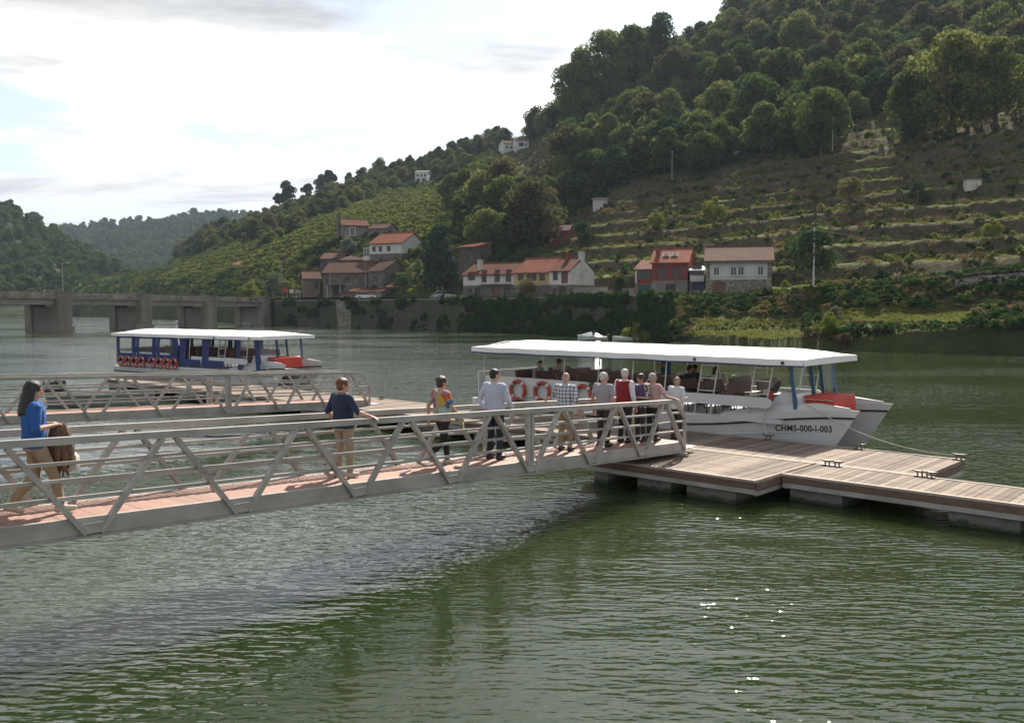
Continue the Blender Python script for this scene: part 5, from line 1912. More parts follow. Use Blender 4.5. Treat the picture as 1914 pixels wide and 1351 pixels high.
def catamaran(label, loc, rz, reg, curtains):
    e = empty('passenger_catamaran', loc, rz)
    tag(e, label, 'boat', 'passenger catamarans at the pontoon')
    xs = list(np.linspace(0, 8.8, 10)) + list(np.linspace(9.3, LB, 14))
    ks = [1, .93, .8, .6, .4, .22, .08, 0]
    for yc in (-1.15, 1.15):
        off = Vector((0, yc, 0))
        rings = [[hull_pt(x, k, -1) + off for k in ks] + [hull_pt(x, k, 1) + off for k in ks[::-1]] for x in xs]
        hull = MB().loft(rings).build('hull', HULLG, e, True, False)
        for sd in (-1, 1):
            mb = MB().tube([hull_pt(x, .80 + .08 * sm((x - 8) / 5), sd) + off + Vector((0, sd * .018, 0)) for x in xs], .028, 6)
            link('rubbing_strake', mb.mesh('rubbing_strake', BLK, True), hull)
            mb = MB().tube([hull_pt(x, .60 + .06 * sm((x - 8) / 5), sd) + off + Vector((0, sd * .006, 0)) for x in xs[:-3]], .016, 5)
            link('hull_step', mb.mesh('hull_step', HULLG, True), hull)
        # raised foredeck wedge
        fd = MB().loft([[Vector((x, yc - hb(x) * .9, hz(x) - .02)), Vector((x, yc + hb(x) * .9, hz(x) - .02)), Vector((x, yc + hb(x) * .6, hz(x) + h_)), Vector((x, yc - hb(x) * .6, hz(x) + h_))]
                        for x, h_ in ((9.6, .04), (10.6, .16), (12.2, .18), (13.05, .05))])
        link('foredeck', fd.mesh('foredeck', HULLG, True), hull)
    Bx = lambda c, s, n, m: MB().box(c, s).build(n, m, e, False, False)
    Bx((5.9, 0, 1.0), (11.0, 3.2, .10), 'floor', HULLG)
    Bx((11.55, 0, 1.02), (1.1, 2.2, .10), 'bow_platform', HULLG)
    Bx((5.9, 0, .80), (11.0, 1.5, .28), 'bridge_deck', GREYP)
    # benches
    for i in range(10):
        x = 2.2 + i * .87
        for yc in (-.85, .85):
            b = MB().box((x, yc, 1.47), (.36, 1.15, .05)).build('bench_seat', BENCH, e, False, False)
            k = MB().box((x - .24, yc, 1.78), (.05, 1.25, .30), Matrix.Rotation(R(-14), 3, 'Y'))
            link('bench_back', k.mesh('bench_back', BENCH), b)
            lg = MB()
            for dy in (-.45, .45):
                lg.tube([(x + .15, yc + dy, 1.05), (x + .12, yc + dy, 1.44), (x - .15, yc + dy, 1.44), (x - .12, yc + dy, 1.05)], .02, 6)
                lg.tube([(x - .15, yc + dy, 1.44), (x - .28, yc + dy, 1.92)], .018, 6)
            lg.tube([(x, yc - .45, 1.43), (x, yc + .45, 1.43)], .016, 6)
            link('bench_legs', lg.mesh('bench_legs', BLK), b)
    # stanchions and ladder frames
    for x in (.5, 4.0, 5.35, 6.6, 7.75):
        for y in (-1.55, 1.55):
            MB().tube([(x, y, 1.04), (x + .10, y * .98, 2.52)], .021, 7).build('stanchion', WFRAME, e, True, False)
    for x in (9.05, 10.66):
        for y in (-1.52, 1.52):
            m_ = MB()
            for d in (0, .50):
                m_.tube([(x + d - .28, y, 1.04), (x + d - .04, y * .98, 2.54)], .021, 7)
            for z in (1.35, 1.7, 2.05, 2.4):
                f = (z - 1.04) / 1.5 * .24
                m_.tube([(x - .28 + f, y, z), (x + .22 + f, y, z)], .016, 6)
            m_.build('ladder_frame', WFRAME, e, True, False)
    for y in (-1.6, 1.6):
        sb = MB()
        pts = [(6.9, 1.34), (11.0, 1.34), (11.12, 1.40), (11.16, 1.48), (11.12, 1.56), (11.0, 1.62), (6.9, 1.62)]
        sb.prism([(x, y - .03, z) for x, z in pts], (0, .06, 0))
        sb.build('side_board', HULLG, e, False, False)
        Bx((2.9, y, 1.40), (4.4, .05, .62), 'side_panel', HULLG)
    Bx((.35, 0, 1.45), (.05, 3.2, .75), 'stern_panel', HULLG)
    for y in (-.8, .8):
        MB().box((.05, y, .75), (.35, .45, .9)).build('outboard_motor', BLK, e, False, False)
    # canopy: cambered, hipped ends, hanging valance with a blue lower edge
    RX0, RX1, RW = .15, 12.05, 1.72
    n = 24
    rings = []
    for i in range(n + 1):
        x = RX0 + (RX1 - RX0) * i / n
        hip = min(1, (x - RX0) / 1.1 + .12, (RX1 - x) / .7 + .12)
        sag = .012 * abs(math.sin(math.pi * i / 3.0))
        rings.append([Vector((x, y * RW, 2.66 + (.22 * hip) * (1 - abs(y) ** 1.8) - sag * (1 - abs(y)) + (.005 * math.sin(i * 1.9) if abs(y) == 1 else 0))) for y in (-1, -.8, -.5, -.2, 0, .2, .5, .8, 1)])
    top = MB().loft(rings, False, False)
    top.loft([[p - Vector((0, 0, .03)) for p in r] for r in rings], False, False)
    cn = top.build('canopy', ROOFW, e, True, False)
    va, vb = MB(), MB()
    for y in (-1, 1):
        ra, rb = [], []
        for i in range(n + 1):
            t = rings[i][0 if y < 0 else -1]
            dz = .155 + .008 * math.sin(i * 1.3 + y)
            o_ = Vector((0, y * (.03 + .014 * math.sin(i * 2.2)), -dz))
            ra.append([t + Vector((0, 0, .006)), t + o_, t + o_ - Vector((0, y * .02, 0)), t - Vector((0, y * .02, 0))])
            rb.append([t + o_ - Vector((0, y * .012, -.01)), t + o_ - Vector((0, y * .015, .04)), t + o_ - Vector((0, y * .05, .04)), t + o_ - Vector((0, y * .05, -.01))])
        va.loft(ra)
        vb.loft(rb)
    for x, s in ((RX0, -1), (RX1, 1)):
        R_ = rings[0 if s < 0 else -1]
        va.loft([[p + Vector((s * .012, 0, .004)), p + Vector((s * .03, 0, 2.51 - p.z)), p + Vector((s * .01, 0, 2.51 - p.z)), p] for p in R_])
    link('valance', va.mesh('valance', ROOFW, True), cn)
    link('valance_edge', vb.mesh('valance_edge', BLUEC, True), cn)
    fr = MB()
    for i in range(7):
        x = .4 + i * 1.87
        fr.tube([(x, y * 1.6, 2.58 + .24 * (1 - abs(y) ** 1.8)) for y in (-1, -.6, -.2, .2, .6, 1)], .02, 6)
    for y in (-1.6, 1.6):
        fr.tube([(RX0 + .1, y, 2.57), (RX1 - .1, y, 2.57)], .022, 6)
    link('canopy_frame', fr.mesh('canopy_frame', WFRAME), cn)
    for x in (8.9, 11.5):
        for y in (-1.765, 1.765):
            link('valance_eyelet', MB().tube([(x, y - .012, 2.57), (x, y + .012, 2.57)], .045, 10).mesh('valance_eyelet', BLK), cn)
    # helm, windscreen
    cs = MB().loft([[Vector((x, y, z)) for y in (-1.25, -.35) for z in ((1.05, h_) if y < -1 else (h_, 1.05))] for x, h_ in ((11.0, 1.50), (11.25, 1.78), (11.65, 1.74), (11.78, 1.40))])
    cs.build('helm_console', HULLG, e, True, False)
    MB().tube([(10.9, -.8, 1.85), (10.88, -.8, 1.86)], .19, 16).build('steering_wheel', BLK, e, False, False)
    for x, y in ((11.55, -1.3), (11.62, -.25), (11.62, .35), (11.55, 1.3)):
        MB().beam((x + .12, y, 1.35), (x - .05, y, 2.60), .09, .06, (0, 1, 0)).build('windscreen_post', BLUEM, e, False, False)
    for y0, y1 in ((-1.24, -.31), (.41, 1.24)):
        MB().add([(11.66, y0, 1.75), (11.66, y1, 1.75), (11.55, y1, 2.52), (11.55, y0, 2.52)], [(0, 1, 2, 3)]).build('windscreen_pane', CLEAR, e, False, False)
    # registration lettering laid on the near topside
    cu = bpy.data.curves.new('registration', 'FONT')
    cu.body = reg
    cu.size = .25
    cu.offset = .006
    cu.space_character = 1.05
    to = bpy.data.objects.new('registration_tmp', cu)
    col.objects.link(to)
    dg = bpy.context.evaluated_depsgraph_get()
    me = bpy.data.meshes.new_from_object(to.evaluated_get(dg))
    bpy.data.objects.remove(to)
    co = np.array([v.co[:] for v in me.vertices])
    wid = co[:, 0].max()
    x0 = 11.15
    for v in me.vertices:
        x = x0 + v.co.x * (1.45 / wid)
        z = .74 + v.co.y * .95 + .07 * (x - x0) / 1.45
        k = .5
        xt = x
        for _ in range(12):
            k = (z + .35) / (hz(xt) + .35)
            xt = x + hr(xt) * (1 - k)
        v.co = (x, -1.15 - hb(xt) * k ** .42 - .006, z)
    me.materials.clear()
    me.materials.append(INK)
    link('registration_lettering', me, e)
    if curtains:
        xs_ = [.5, 2.3, 4.1, 5.9, 7.7, 9.5]
        for y in (-1.64, 1.64):
            for i in range(len(xs_) - 1):
                x0_, x1_ = xs_[i], xs_[i + 1]
                up_ = i >= 3
                c = MB()
                wv = lambda z, ph: .03 * math.sin(z * 5 + ph)
                def strip(xa, xb, za, zb_, ph):
                    rr_ = []
                    for k in range(7):
                        z = za + (zb_ - za) * k / 6
                        rr_.append([Vector((xa + wv(z, ph), y, z)), Vector((xb + wv(z, ph), y, z)), Vector((xb + wv(z, ph), y + .012, z)), Vector((xa + wv(z, ph), y + .012, z))])
                    c.loft(rr_)
                if not up_:
                    strip(x0_, x0_ + .24, 1.15, 2.52, i)
                    strip(x1_ - .42, x1_ - .05, 1.15, 2.52, i + 1.3)
                    c.box(((x0_ + x1_) / 2, y, 1.40), (x1_ - x0_ - .1, .014, .44))
                    c.box(((x0_ + x1_) / 2, y, 2.47), (x1_ - x0_ - .1, .016, .12))
                    MB().add([(x0_ + .24, y + .006, 1.62), (x1_ - .42, y + .006, 1.62), (x1_ - .42, y + .006, 2.41), (x0_ + .24, y + .006, 2.41)], [(0, 1, 2, 3)]).build('curtain_window', CLEAR, e, False, False)
                else:
                    strip(x0_ + .1, x0_ + .62, 1.12, 2.52, i)
                    c.box(((x0_ + x1_) / 2, y, 1.30), (x1_ - x0_ - .1, .014, .32))
                c.build('blue_curtain', BLUEC, e, False, False)
        for x in (10.6, 11.9):
            MB().beam((x, -1.6, 1.1), (x - .12, -1.6, 2.52), .28, .02, (0, 1, 0)).build('blue_curtain', BLUEC, e, False, False)
    return e


def life_ring(p, rx, label, group='life rings hung on the catamarans', r=.30):
    e = empty('life_ring', p, rx)
    tag(e, label, 'life ring', group)
    mb, wb = MB(), MB()
    seg = 32
    def ring(a, rad):
        c = Vector((math.cos(a) * r, 0, math.sin(a) * r))
        o_ = Vector((math.cos(a), 0, math.sin(a)))
        return [c + (o_ * math.cos(t) + Vector((0, 1, 0)) * math.sin(t)) * rad for t in (2 * math.pi * k / 10 for k in range(10))]
    mb.loft([ring(2 * math.pi * i / seg, .062) for i in range(seg + 1)], False)
    t = mb.build('ring', RING, e, True, False)
    for k in range(4):
        a0 = math.pi / 4 + k * math.pi / 2
        wb.loft([ring(a0 + d, .066) for d in (-.14, 0, .14)], True)
    wb.build('white_bands', RINGW, e, True, False)


RZ = math.atan2(MD.y, MD.x)
B1 = q3(2.45 - LB, 5.40)
cat1 = catamaran('long white catamaran with open sides taking on passengers', B1, RZ, 'CHMS-000-I-003', False)
rz2 = RZ + R(7)
tip2 = Vector((-10.3, 41.4, 0))
d2 = Vector((math.cos(rz2), math.sin(rz2), 0))
n2 = Vector((-d2.y, d2.x, 0))
B2 = tip2 - d2 * LB + n2 * 1.15
cat2 = catamaran('white catamaran with blue curtains moored beyond the far gangway', B2, rz2, 'CHMS-000-I-002', True)
T1 = Matrix.Translation(B1) @ Matrix.Rotation(RZ, 4, 'Z')
T2 = Matrix.Translation(B2) @ Matrix.Rotation(rz2, 4, 'Z')
for x, lab in ((2.25, 'leftmost life ring on the open catamaran side panel'), (3.3, 'second life ring on the open catamaran side panel'), (4.95, 'third life ring on the open catamaran half hidden by people')):
    life_ring(T1 @ Vector((x, -1.71, 1.30)), RZ, lab)
for i in range(8):
    life_ring(T2 @ Vector((1.0 + i * .62 + (.3 if i > 3 else 0), -1.73, 1.2)), rz2, '%s life ring from the stern along the curtained catamaran' % ('first', 'second', 'third', 'fourth', 'fifth', 'sixth', 'seventh', 'eighth')[i], r=.24)


def float_block(T, rz, x, y, z, sx, sy, label):
    c = T @ Vector((x, y, z))
    e = empty('buoyant_float', c, rz)
    tag(e, label, 'float', 'orange buoyant floats on the bows')
    rings = []
    n_ = 14
    for i in range(n_ + 1):
        xx = -sx / 2 + sx * i / n_
        q = .012 * math.sin(i * 2.1)
        rings.append([Vector((xx, -sy / 2 + q, -.085)), Vector((xx, -sy / 2 - .03 + q, 0)), Vector((xx, -sy / 2 + q, .085)), Vector((xx, sy / 2, .085 + q)), Vector((xx, sy / 2 + .03, 0)), Vector((xx, sy / 2, -.085))])
    MB().loft(rings).build('float_body', ORANGE, e, True, False)
    rp = MB()
    for sgn in (-1, 1):
        rp.tube([Vector((-sx / 2 + sx * i / 12, sgn * (sy / 2 + .045), -.03 * abs(math.sin(i * math.pi / 3)) + .02)) for i in range(13)], .012, 5)
    rp.build('grab_line', RINGW, e, False, False)


for T, rz, w in ((T1, RZ, 'open'), (T2, rz2, 'curtained')):
    for k, nm in enumerate(('bottom', 'middle', 'top')):
        float_block(T, rz, 12.15 - .02 * k, -.2, 1.27 + .16 * k, .82, 1.35, '%s orange float of the stack on the %s catamaran bow' % (nm, w))
c = T1 @ Vector((10.86, -1.1, 1.35))
e = empty('fire_extinguisher', c)
tag(e, 'red fire extinguisher fixed beside the helm of the open catamaran', 'extinguisher')
MB().cap(c, c + Vector((0, 0, .34)), .075, .07).build('cylinder', ORANGE, e, True)
MB().box(c + Vector((0, 0, .45)), (.1, .05, .06)).build('valve', BLK, e)


def rope(p, q, sag, label, r=.014):
    e = empty('mooring_rope', p)
    tag(e, label, 'rope')
    pts = []
    for k in range(21):
        w = k / 20
        x = p * (1 - w) + q * w
        x.z -= 4 * sag * w * (1 - w)
        pts.append(x)
    MB().tube(pts, r, 6).build('rope', ROPE, e, True)


rope(T1 @ Vector((11.9, -1.25, 1.52)), CL1, .28, 'long white mooring rope from catamaran bow to pontoon corner')
rope(T1 @ Vector((10.9, -1.62, 1.12)), CL2, .12, 'short white rope from catamaran side to the cleat on the pontoon')
rope(T2 @ Vector((11.7, -1.25, 1.5)), q3(-19.5, 3.5, DZ + .05), .5, 'white rope from the curtained catamaran bow to the far pontoon')

# grey skiff behind the far gangway
b = at_z(195, 757, 0)
GREYB = mat('grey_green_hull', (.20, .22, .18), (.14, .155, .13), 1, .6)
e = empty('moored_skiff', b, R(-12))
tag(e, 'grey green open skiff with outboards moored behind the far gangway', 'boat')
st = [(-2.2, .75, .5), (-1, .85, .52), (.6, .8, .56), (1.7, .45, .66), (2.3, .05, .74)]
out = []
for x, w, z in st:
    out.append([(x, -w, z), (x, -w * .8, 0), (x, 0, -.2), (x, w * .8, 0), (x, w, z), (x, w * .88, z), (x, w * .7, .12), (x, 0, .05), (x, -w * .7, .12), (x, -w * .88, z)])
MB().loft([[Vector(p) for p in r] for r in out]).build('hull', GREYB, e, True, False)
for x in (-1.2, .2):
    MB().box((x, 0, .38), (.3, 1.4, .05)).build('thwart', FASC, e, False, False)
for y in (-.3, .35):
    MB().loft([[Vector((x, y + dy, z)) for dy, z in ((-.13, .45), (.13, .45), (.11, .95), (-.11, .95))] for x in (-2.55, -2.15)]).build('outboard_motor', BLK, e, False, False)
# ------------------------------------------------------------------ people
SKIN = mat('skin', (.50, .29, .20), (.44, .25, .17), 6, .6)
SKINR = mat('ruddy_skin', (.46, .25, .18), (.40, .21, .15), 6, .6)
SKINT = mat('tanned_skin', (.36, .20, .135), (.31, .17, .115), 6, .6)
cl = lambda n, c, k=.82, **kw: mat(n, c, tuple(x * k for x in c), 7, .9, bump=.5, bscale=14, bdist=.02, **kw)
NAVY = cl('navy_cotton', (.022, .032, .07))
NAVYT = cl('dark_navy_trousers', (.018, .024, .045))
KHAKI = cl('khaki_cotton', (.30, .225, .145))
BEIGE = cl('beige_cotton', (.34, .27, .195))
BLACKC = cl('black_cloth', (.018, .017, .018))
DGREY = cl('charcoal_cloth', (.045, .042, .046))
GREENT = cl('dark_green_trousers', (.022, .032, .028))
BROWNT = cl('dark_brown_trousers', (.045, .032, .03))
PALEB = cl('pale_blue_shirt', (.46, .50, .60))
WHITES = cl('white_shirt', (.62, .63, .66))
LILAC = cl('grey_lilac_shirt', (.32, .29, .32))
PINK = cl('pink_shirt', (.52, .34, .31))
REDV = cl('dark_red_vest', (.23, .014, .024))
TEALS = cl('teal_polo', (.02, .10, .20))
BLUET = cl('bright_blue_top', (.015, .09, .30))
PURPLE = cl('purple_cardigan', (.10, .07, .16))
CREAMC = cl('cream_blouse', (.55, .49, .42))
DJEAN = cl('dark_jeans', (.035, .045, .075))
H_BLACK = mat('black_hair', (.018, .013, .011), (.01, .008, .007), 20, .5, bump=.6, bscale=60)
H_BROWN = mat('brown_hair', (.05, .028, .018), (.03, .018, .012), 20, .5, bump=.6, bscale=60)
H_AUB = mat('auburn_hair', (.17, .065, .028), (.11, .04, .02), 20, .5, bump=.6, bscale=60)
H_GREY = mat('grey_hair', (.42, .40, .37), (.30, .28, .26), 20, .6, bump=.6, bscale=60)
H_WHITE = mat('white_hair', (.56, .54, .50), (.44, .42, .39), 20, .6, bump=.6, bscale=60)
SHOEB = mat('black_shoes', (.016, .014, .013), None, 5, .45)
SHOEW = mat('pale_shoes', (.46, .41, .34), (.36, .32, .27), 8, .8)


def plaid_mat():
    m, nt, p, o = nodes_of('blue_white_plaid')
    vec = coords(nt, (1, 1, 1))
    sx = nn(nt, 'ShaderNodeSeparateXYZ', {0: vec})

    def stripes(src, freq, width):
        a = nn(nt, 'ShaderNodeMath', {0: src, 1: freq}, operation='MULTIPLY')
        b_ = nn(nt, 'ShaderNodeMath', {0: a.outputs[0]}, operation='FRACT')
        return nn(nt, 'ShaderNodeMath', {0: b_.outputs[0], 1: width}, operation='LESS_THAN').outputs[0]
    s1 = stripes(sx.outputs['X'], 13.0, .33)
    s2 = stripes(sx.outputs['Z'], 13.0, .33)
    ad = nn(nt, 'ShaderNodeMath', {0: s1, 1: s2}, operation='ADD')
    hf = nn(nt, 'ShaderNodeMath', {0: ad.outputs[0], 1: .5}, operation='MULTIPLY')
    c = ramp(nt, hf.outputs[0], [(0.0, (.56, .55, .55)), (.5, (.20, .22, .30)), (1.0, (.045, .055, .11))])
    nt.links.new(c, p.inputs['Base Color'])
    p.inputs['Roughness'].default_value = .9
    MATS['plaid'] = m
    return m


def patch_mat():
    m, nt, p, o = nodes_of('many_coloured_print')
    vec = coords(nt, (1, 1, 1))
    v = nn(nt, 'ShaderNodeTexVoronoi', {'Vector': vec, 'Scale': 6.5, 'Randomness': 1.0})
    hs = nn(nt, 'ShaderNodeSeparateColor', {0: v.outputs['Color']})
    c = ramp(nt, hs.outputs[0], [(0.0, (.42, .10, .04)), (.18, (.55, .24, .08)), (.32, (.40, .36, .34)), (.48, (.20, .05, .18)), (.60, (.42, .32, .06)), (.74, (.05, .12, .34)), (.88, (.10, .30, .24)), (1.0, (.50, .46, .44))])
    nt.links.new(c, p.inputs['Base Color'])
    p.inputs['Roughness'].default_value = .8
    MATS['patch'] = m
    return m


def print_mat():
    m, nt, p, o = nodes_of('black_white_print')
    vec = coords(nt, (1, 1, 1))
    n = noise_fac(nt, vec, 22, 2, .5)
    c = ramp(nt, n, [(.47, (.02, .02, .022)), (.53, (.55, .53, .5))])
    nt.links.new(c, p.inputs['Base Color'])
    p.inputs['Roughness'].default_value = .9
    MATS['print'] = m
    return m


PLAID, PATCH, PRINT = plaid_mat(), patch_mat(), print_mat()


TMP = bpy.data.scenes.new('workbench')


def remesh(mb, name, m, parent, voxel=.012, keep=.45, it=4, folds=0):
    me = mb.mesh('tmp', None)
    o = bpy.data.objects.new('tmp', me)
    TMP.collection.objects.link(o)
    r = o.modifiers.new('r', 'REMESH')
    r.mode = 'VOXEL'
    r.voxel_size = voxel
    s = o.modifiers.new('s', 'SMOOTH')
    s.factor = .5
    s.iterations = it
    d = o.modifiers.new('d', 'DECIMATE')
    d.ratio = keep
    TMP.view_layers[0].update()
    dg = TMP.view_layers[0].depsgraph
    nm = bpy.data.meshes.new_from_object(o.evaluated_get(dg))
    nm.name = name
    bpy.data.objects.remove(o)
    bpy.data.meshes.remove(me)
    nm.materials.clear()
    nm.materials.append(m)
    if folds:
        nv = len(nm.vertices)
        co = np.empty(nv * 3, np.float32)
        no = np.empty(nv * 3, np.float32)
        nm.vertices.foreach_get('co', co)
        nm.vertex_normals.foreach_get('vector', no)
        co, no = co.reshape(-1, 3), no.reshape(-1, 3)
        d = np.array([noise.noise((x * 9 + z * 4, y * 9, z * 15)) * .6 + noise.noise((x * 22, y * 22 + z * 9, z * 26)) * .35 for x, y, z in co.tolist()], np.float32)
        nm.vertices.foreach_set('co', (co + no * (d * folds)[:, None]).ravel())
        nm.update()
    nm.polygons.foreach_set('use_smooth', [True] * len(nm.polygons))
    return link(name, nm, parent)


ARMS = {   # elbow and wrist from the shoulder: x outwards, y forwards, z up
    'down': ((.055, -.03, -.28), (.075, .04, -.52)), 'swing_f': ((.05, .08, -.26), (.05, .25, -.43)), 'swing_b': ((.06, -.12, -.25), (.06, -.12, -.50)),
    'hold': ((.05, -.02, -.27), (-.06, .20, -.25)), 'rail': ((.14, .06, -.24), (.36, .16, -.30)), 'phone': ((.09, .14, -.22), (-.02, .20, .05)),
    'fold': ((.07, .05, -.26), (-.15, .19, -.22)), 'pocket': ((.10, -.07, -.26), (.04, .03, -.46)), 'lap': ((.06, .06, -.26), (.0, .28, -.36)), 'back': ((.08, -.10, -.26), (-.10, -.15, -.44)),
}


def person(label, pos, rz, h=1.70, skin=SKIN, shirt=WHITES, trousers=BLACKC, hair=H_BROWN, style='short', sleeve='short', arms=('down', 'down'), legs='stand',
           shoes=SHOEB, head=0.0, nod=0.0, lean=0.0, girth=1.0, vest=None, bare=False, vox=.012, hip_w=1.0):
    e = empty('person', pos, rz)
    k = h / 1.70
    e.scale = (k, k, k)
    tag(e, label, 'person')
    dz = -.46 if legs == 'sit' else 0.0
    V = Vector
    bend = lambda p: V((p[0], p[1] + max(0, p[2] - .95 - dz) * lean, p[2]))
    g = girth
    hips = [V((sx * .095, 0, .90 + dz)) for sx in (-1, 1)]
    if legs == 'walk':
        kn = [V((-.10, .02, .48)), V((.10, .20, .50))]
        an = [V((-.10, -.27, .16)), V((.10, .27, .09))]
    elif legs == 'stride':
        kn = [V((-.10, .16, .50)), V((.10, -.02, .48))]
        an = [V((-.10, .18, .09)), V((.10, -.36, .24))]
    elif legs == 'sit':
        kn = [V((sx * .12, .42, .47)) for sx in (-1, 1)]
        an = [V((sx * .12, .40, .08)) for sx in (-1, 1)]
    elif legs == 'lean':
        kn = [V((-.11, .02, .48)), V((.11, .07, .49))]
        an = [V((-.13, -.03, .08)), V((.12, .05, .08))]
    else:
        kn = [V((sx * .105, .025, .48)) for sx in (-1, 1)]
        an = [V((sx * .115, -.02, .08)) for sx in (-1, 1)]
    sh = [bend(V((sx * .185 * (1 + (g - 1) * .4), -.01, 1.385 + dz))) for sx in (-1, 1)]
    el, wr = [], []
    for i, sx in enumerate((-1, 1)):
        a = ARMS[arms[i]]
        el.append(sh[i] + V((a[0][0] * sx + sx * (g - 1) * .10, a[0][1], a[0][2])))
        wr.append(sh[i] + V((a[1][0] * sx + sx * (g - 1) * .10, a[1][1], a[1][2])))

    def torso(mb, infl, z0, z1, hipx=1.0):
        prof = [(.80, .150 * hip_w, .110), (.90, .168 * hip_w, .122), (1.00, .160, .118), (1.10, .150, .115), (1.22, .163, .122), (1.32, .172, .118), (1.40, .150, .095), (1.45, .085, .07)]
        zz_, rx_, ry_ = zip(*prof)
        rings = []
        n = 10
        for i in range(n + 1):
            z = z0 + (z1 - z0) * i / n
            rx, ry = np.interp(z, zz_, rx_), np.interp(z, zz_, ry_)
            belly = (g - 1) * .5 * math.exp(-((z - 1.05) / .16) ** 2)
            rx = rx * (1 + (g - 1) * .7) + infl
            ry = ry * g + infl
            c = bend(V((0, belly * .12, z + dz)))
            rings.append([c + V((math.cos(t) * rx, math.sin(t) * ry, 0)) for t in (2 * math.pi * q / 18 for q in range(18))])
        mb.loft(rings)

    # ---- body: one continuous skin
    b = MB()
    torso(b, -.012, .84, 1.45)
    hc = bend(V((0, .012, 1.585 + dz)))
    Mh = Matrix.Rotation(head, 3, 'Z') @ Matrix.Rotation(-nod, 3, 'X')
    b.cap(bend(V((0, -.012, 1.38 + dz))), hc - V((0, .012, .05)), .062, .056)
    b.ball(hc + Mh @ V((0, -.008, .022)), (.074, .094, .092), 16, 12, Mh)
    b.ball(hc + Mh @ V((0, .020, -.045)), (.056, .066, .070), 14, 10, Mh)
    b.ball(hc + Mh @ V((0, .048, -.088)), (.032, .03, .026), 10, 8, Mh)
    b.cap(hc + Mh @ V((0, .085, .012)), hc + Mh @ V((0, .108, -.028)), .010, .016)
    for sx in (-1, 1):
        b.ball(hc + Mh @ V((sx * .076, -.005, -.012)), (.012, .022, .034), 8, 8, Mh)
        b.ball(hc + Mh @ V((sx * .030, .078, .030)), (.026, .014, .010), 8, 6, Mh)
    b.ball(hc + Mh @ V((0, .080, -.052)), (.024, .012, .012), 8, 6, Mh)
    for i, sx in enumerate((-1, 1)):
        b.cap(sh[i], el[i], .047, .040)
        b.cap(el[i], wr[i], .040, .027)
        d = (wr[i] - el[i]).normalized()
        up = V((0, 0, 1)) if abs(d.z) < .8 else V((0, 1, 0))
        s_ = d.cross(up).normalized()
        n_ = s_.cross(d).normalized()
        inn = s_ if s_.x * sx < 0 or abs(s_.x) < .2 else -s_
        pc = wr[i] + d * .045
        for w in (-.022, 0, .022):
            b.cap(wr[i] + s_ * w * .6, pc + d * .035 + s_ * w, .019, .017)
        for q, L in ((-.031, .062), (-.010, .078), (.011, .073), (.031, .056)):
            r0 = pc + d * .040 + s_ * q
            r1 = r0 + d * L * .5 - n_ * .010
            r2 = r1 + d * L * .42 - n_ * .024
            b.cap(r0, r1, .0105, .0095)
            b.cap(r1, r2, .0095, .0085)
        tb = wr[i] + d * .025 + V((0, .02, 0)) * 1.0
        b.cap(tb, tb + d * .035 + V((0, .025, 0)) - n_ * .01, .013, .011)
        b.cap(tb + d * .035 + V((0, .025, 0)) - n_ * .01, tb + d * .065 + V((0, .028, 0)) - n_ * .02, .011, .009)
        b.cap(hips[i], kn[i], .075, .052)
        b.cap(kn[i], an[i], .052, .036)
        b.cap(an[i], an[i] + V((0, .08, -.03)), .036, .03)
    remesh(b, 'body', skin, e, vox * .8, .35, 3)
    # eyes and mouth
    for sx in (-1, 1):
        MB().ball(hc + Mh @ V((sx * .030, .088, .016)), (.011, .007, .006), 8, 6, Mh).build('eye', H_BLACK, e, True, False)
    MB().box(hc + Mh @ V((0, .0915, -.053)), (.036, .006, .006), Mh).build('mouth', mat('lips', (.30, .11, .09), None, 5, .5), e, False, False)
    # ---- trousers
    t = MB()
    torso(t, .012, .82, 1.02)
    low = .0 if not bare else .42
    for i in (0, 1):
        t.cap(hips[i] + V((0, 0, .02)), kn[i], .096 * (1 + (g - 1) * .5), .070)
        if not bare:
            q = an[i] + (kn[i] - an[i]) * .08
            t.cap(kn[i], q, .070, .058)
    remesh(t, 'trousers', trousers, e, vox, .5, 3, .016)
    # ---- shirt
    s = MB()
    torso(s, .024, .86 if style != 'tuck' else .98, 1.435)
    for i in (0, 1):
        s.cap(sh[i] - V((sh[i].x * .35, 0, -.005)), sh[i], .07, .074)
        s.cap(sh[i], sh[i] * .42 + el[i] * .58, .074, .066)
        if sleeve == 'long':
            s.cap(sh[i] * .5 + el[i] * .5, el[i], .066, .058)
            s.cap(el[i], el[i] * .18 + wr[i] * .82, .057, .044)
        elif sleeve == 'half':
            s.cap(sh[i] * .5 + el[i] * .5, el[i], .066, .056)
    remesh(s, 'shirt', shirt, e, vox, .5, 3, .013)
    cr = MB()
    cr.loft([[bend(V((math.cos(a) * r_, math.sin(a) * r_ * .95 - .008, z + dz))) for a in (2 * math.pi * q / 14 for q in range(14))] for z, r_ in ((1.405, .088), (1.455, .074), (1.46, .066), (1.41, .07))], False)
    cr.build('collar', shirt, e, True, False)
    if vest is not None:
        s = MB()
        torso(s, .038, .90, 1.43)
        for i in (0, 1):
            s.ball(sh[i] - V((sh[i].x * .22, 0, -.005)), (.085, .09, .07))
        remesh(s, 'vest', vest, e, vox, .5, 3, .008)
    for i in (0, 1):
        f = MB()
        toe = V((.02 * (1 if i else -1), .15, 0))
        base = V((an[i].x, an[i].y, max(.045, an[i].z - .045)))
        tip = base + toe
        if an[i].z > .12:
            tip = base + V((0, .12, -.07))
        f.cap(base - V((0, .045, 0)), base + (tip - base) * .5, .045, .05)
        f.cap(base + (tip - base) * .5, tip, .05, .038)
        f.cap(base, an[i] + V((0, 0, .03)), .046, .044)
        remesh(f, 'shoe', shoes, e, .012, .6, 2)
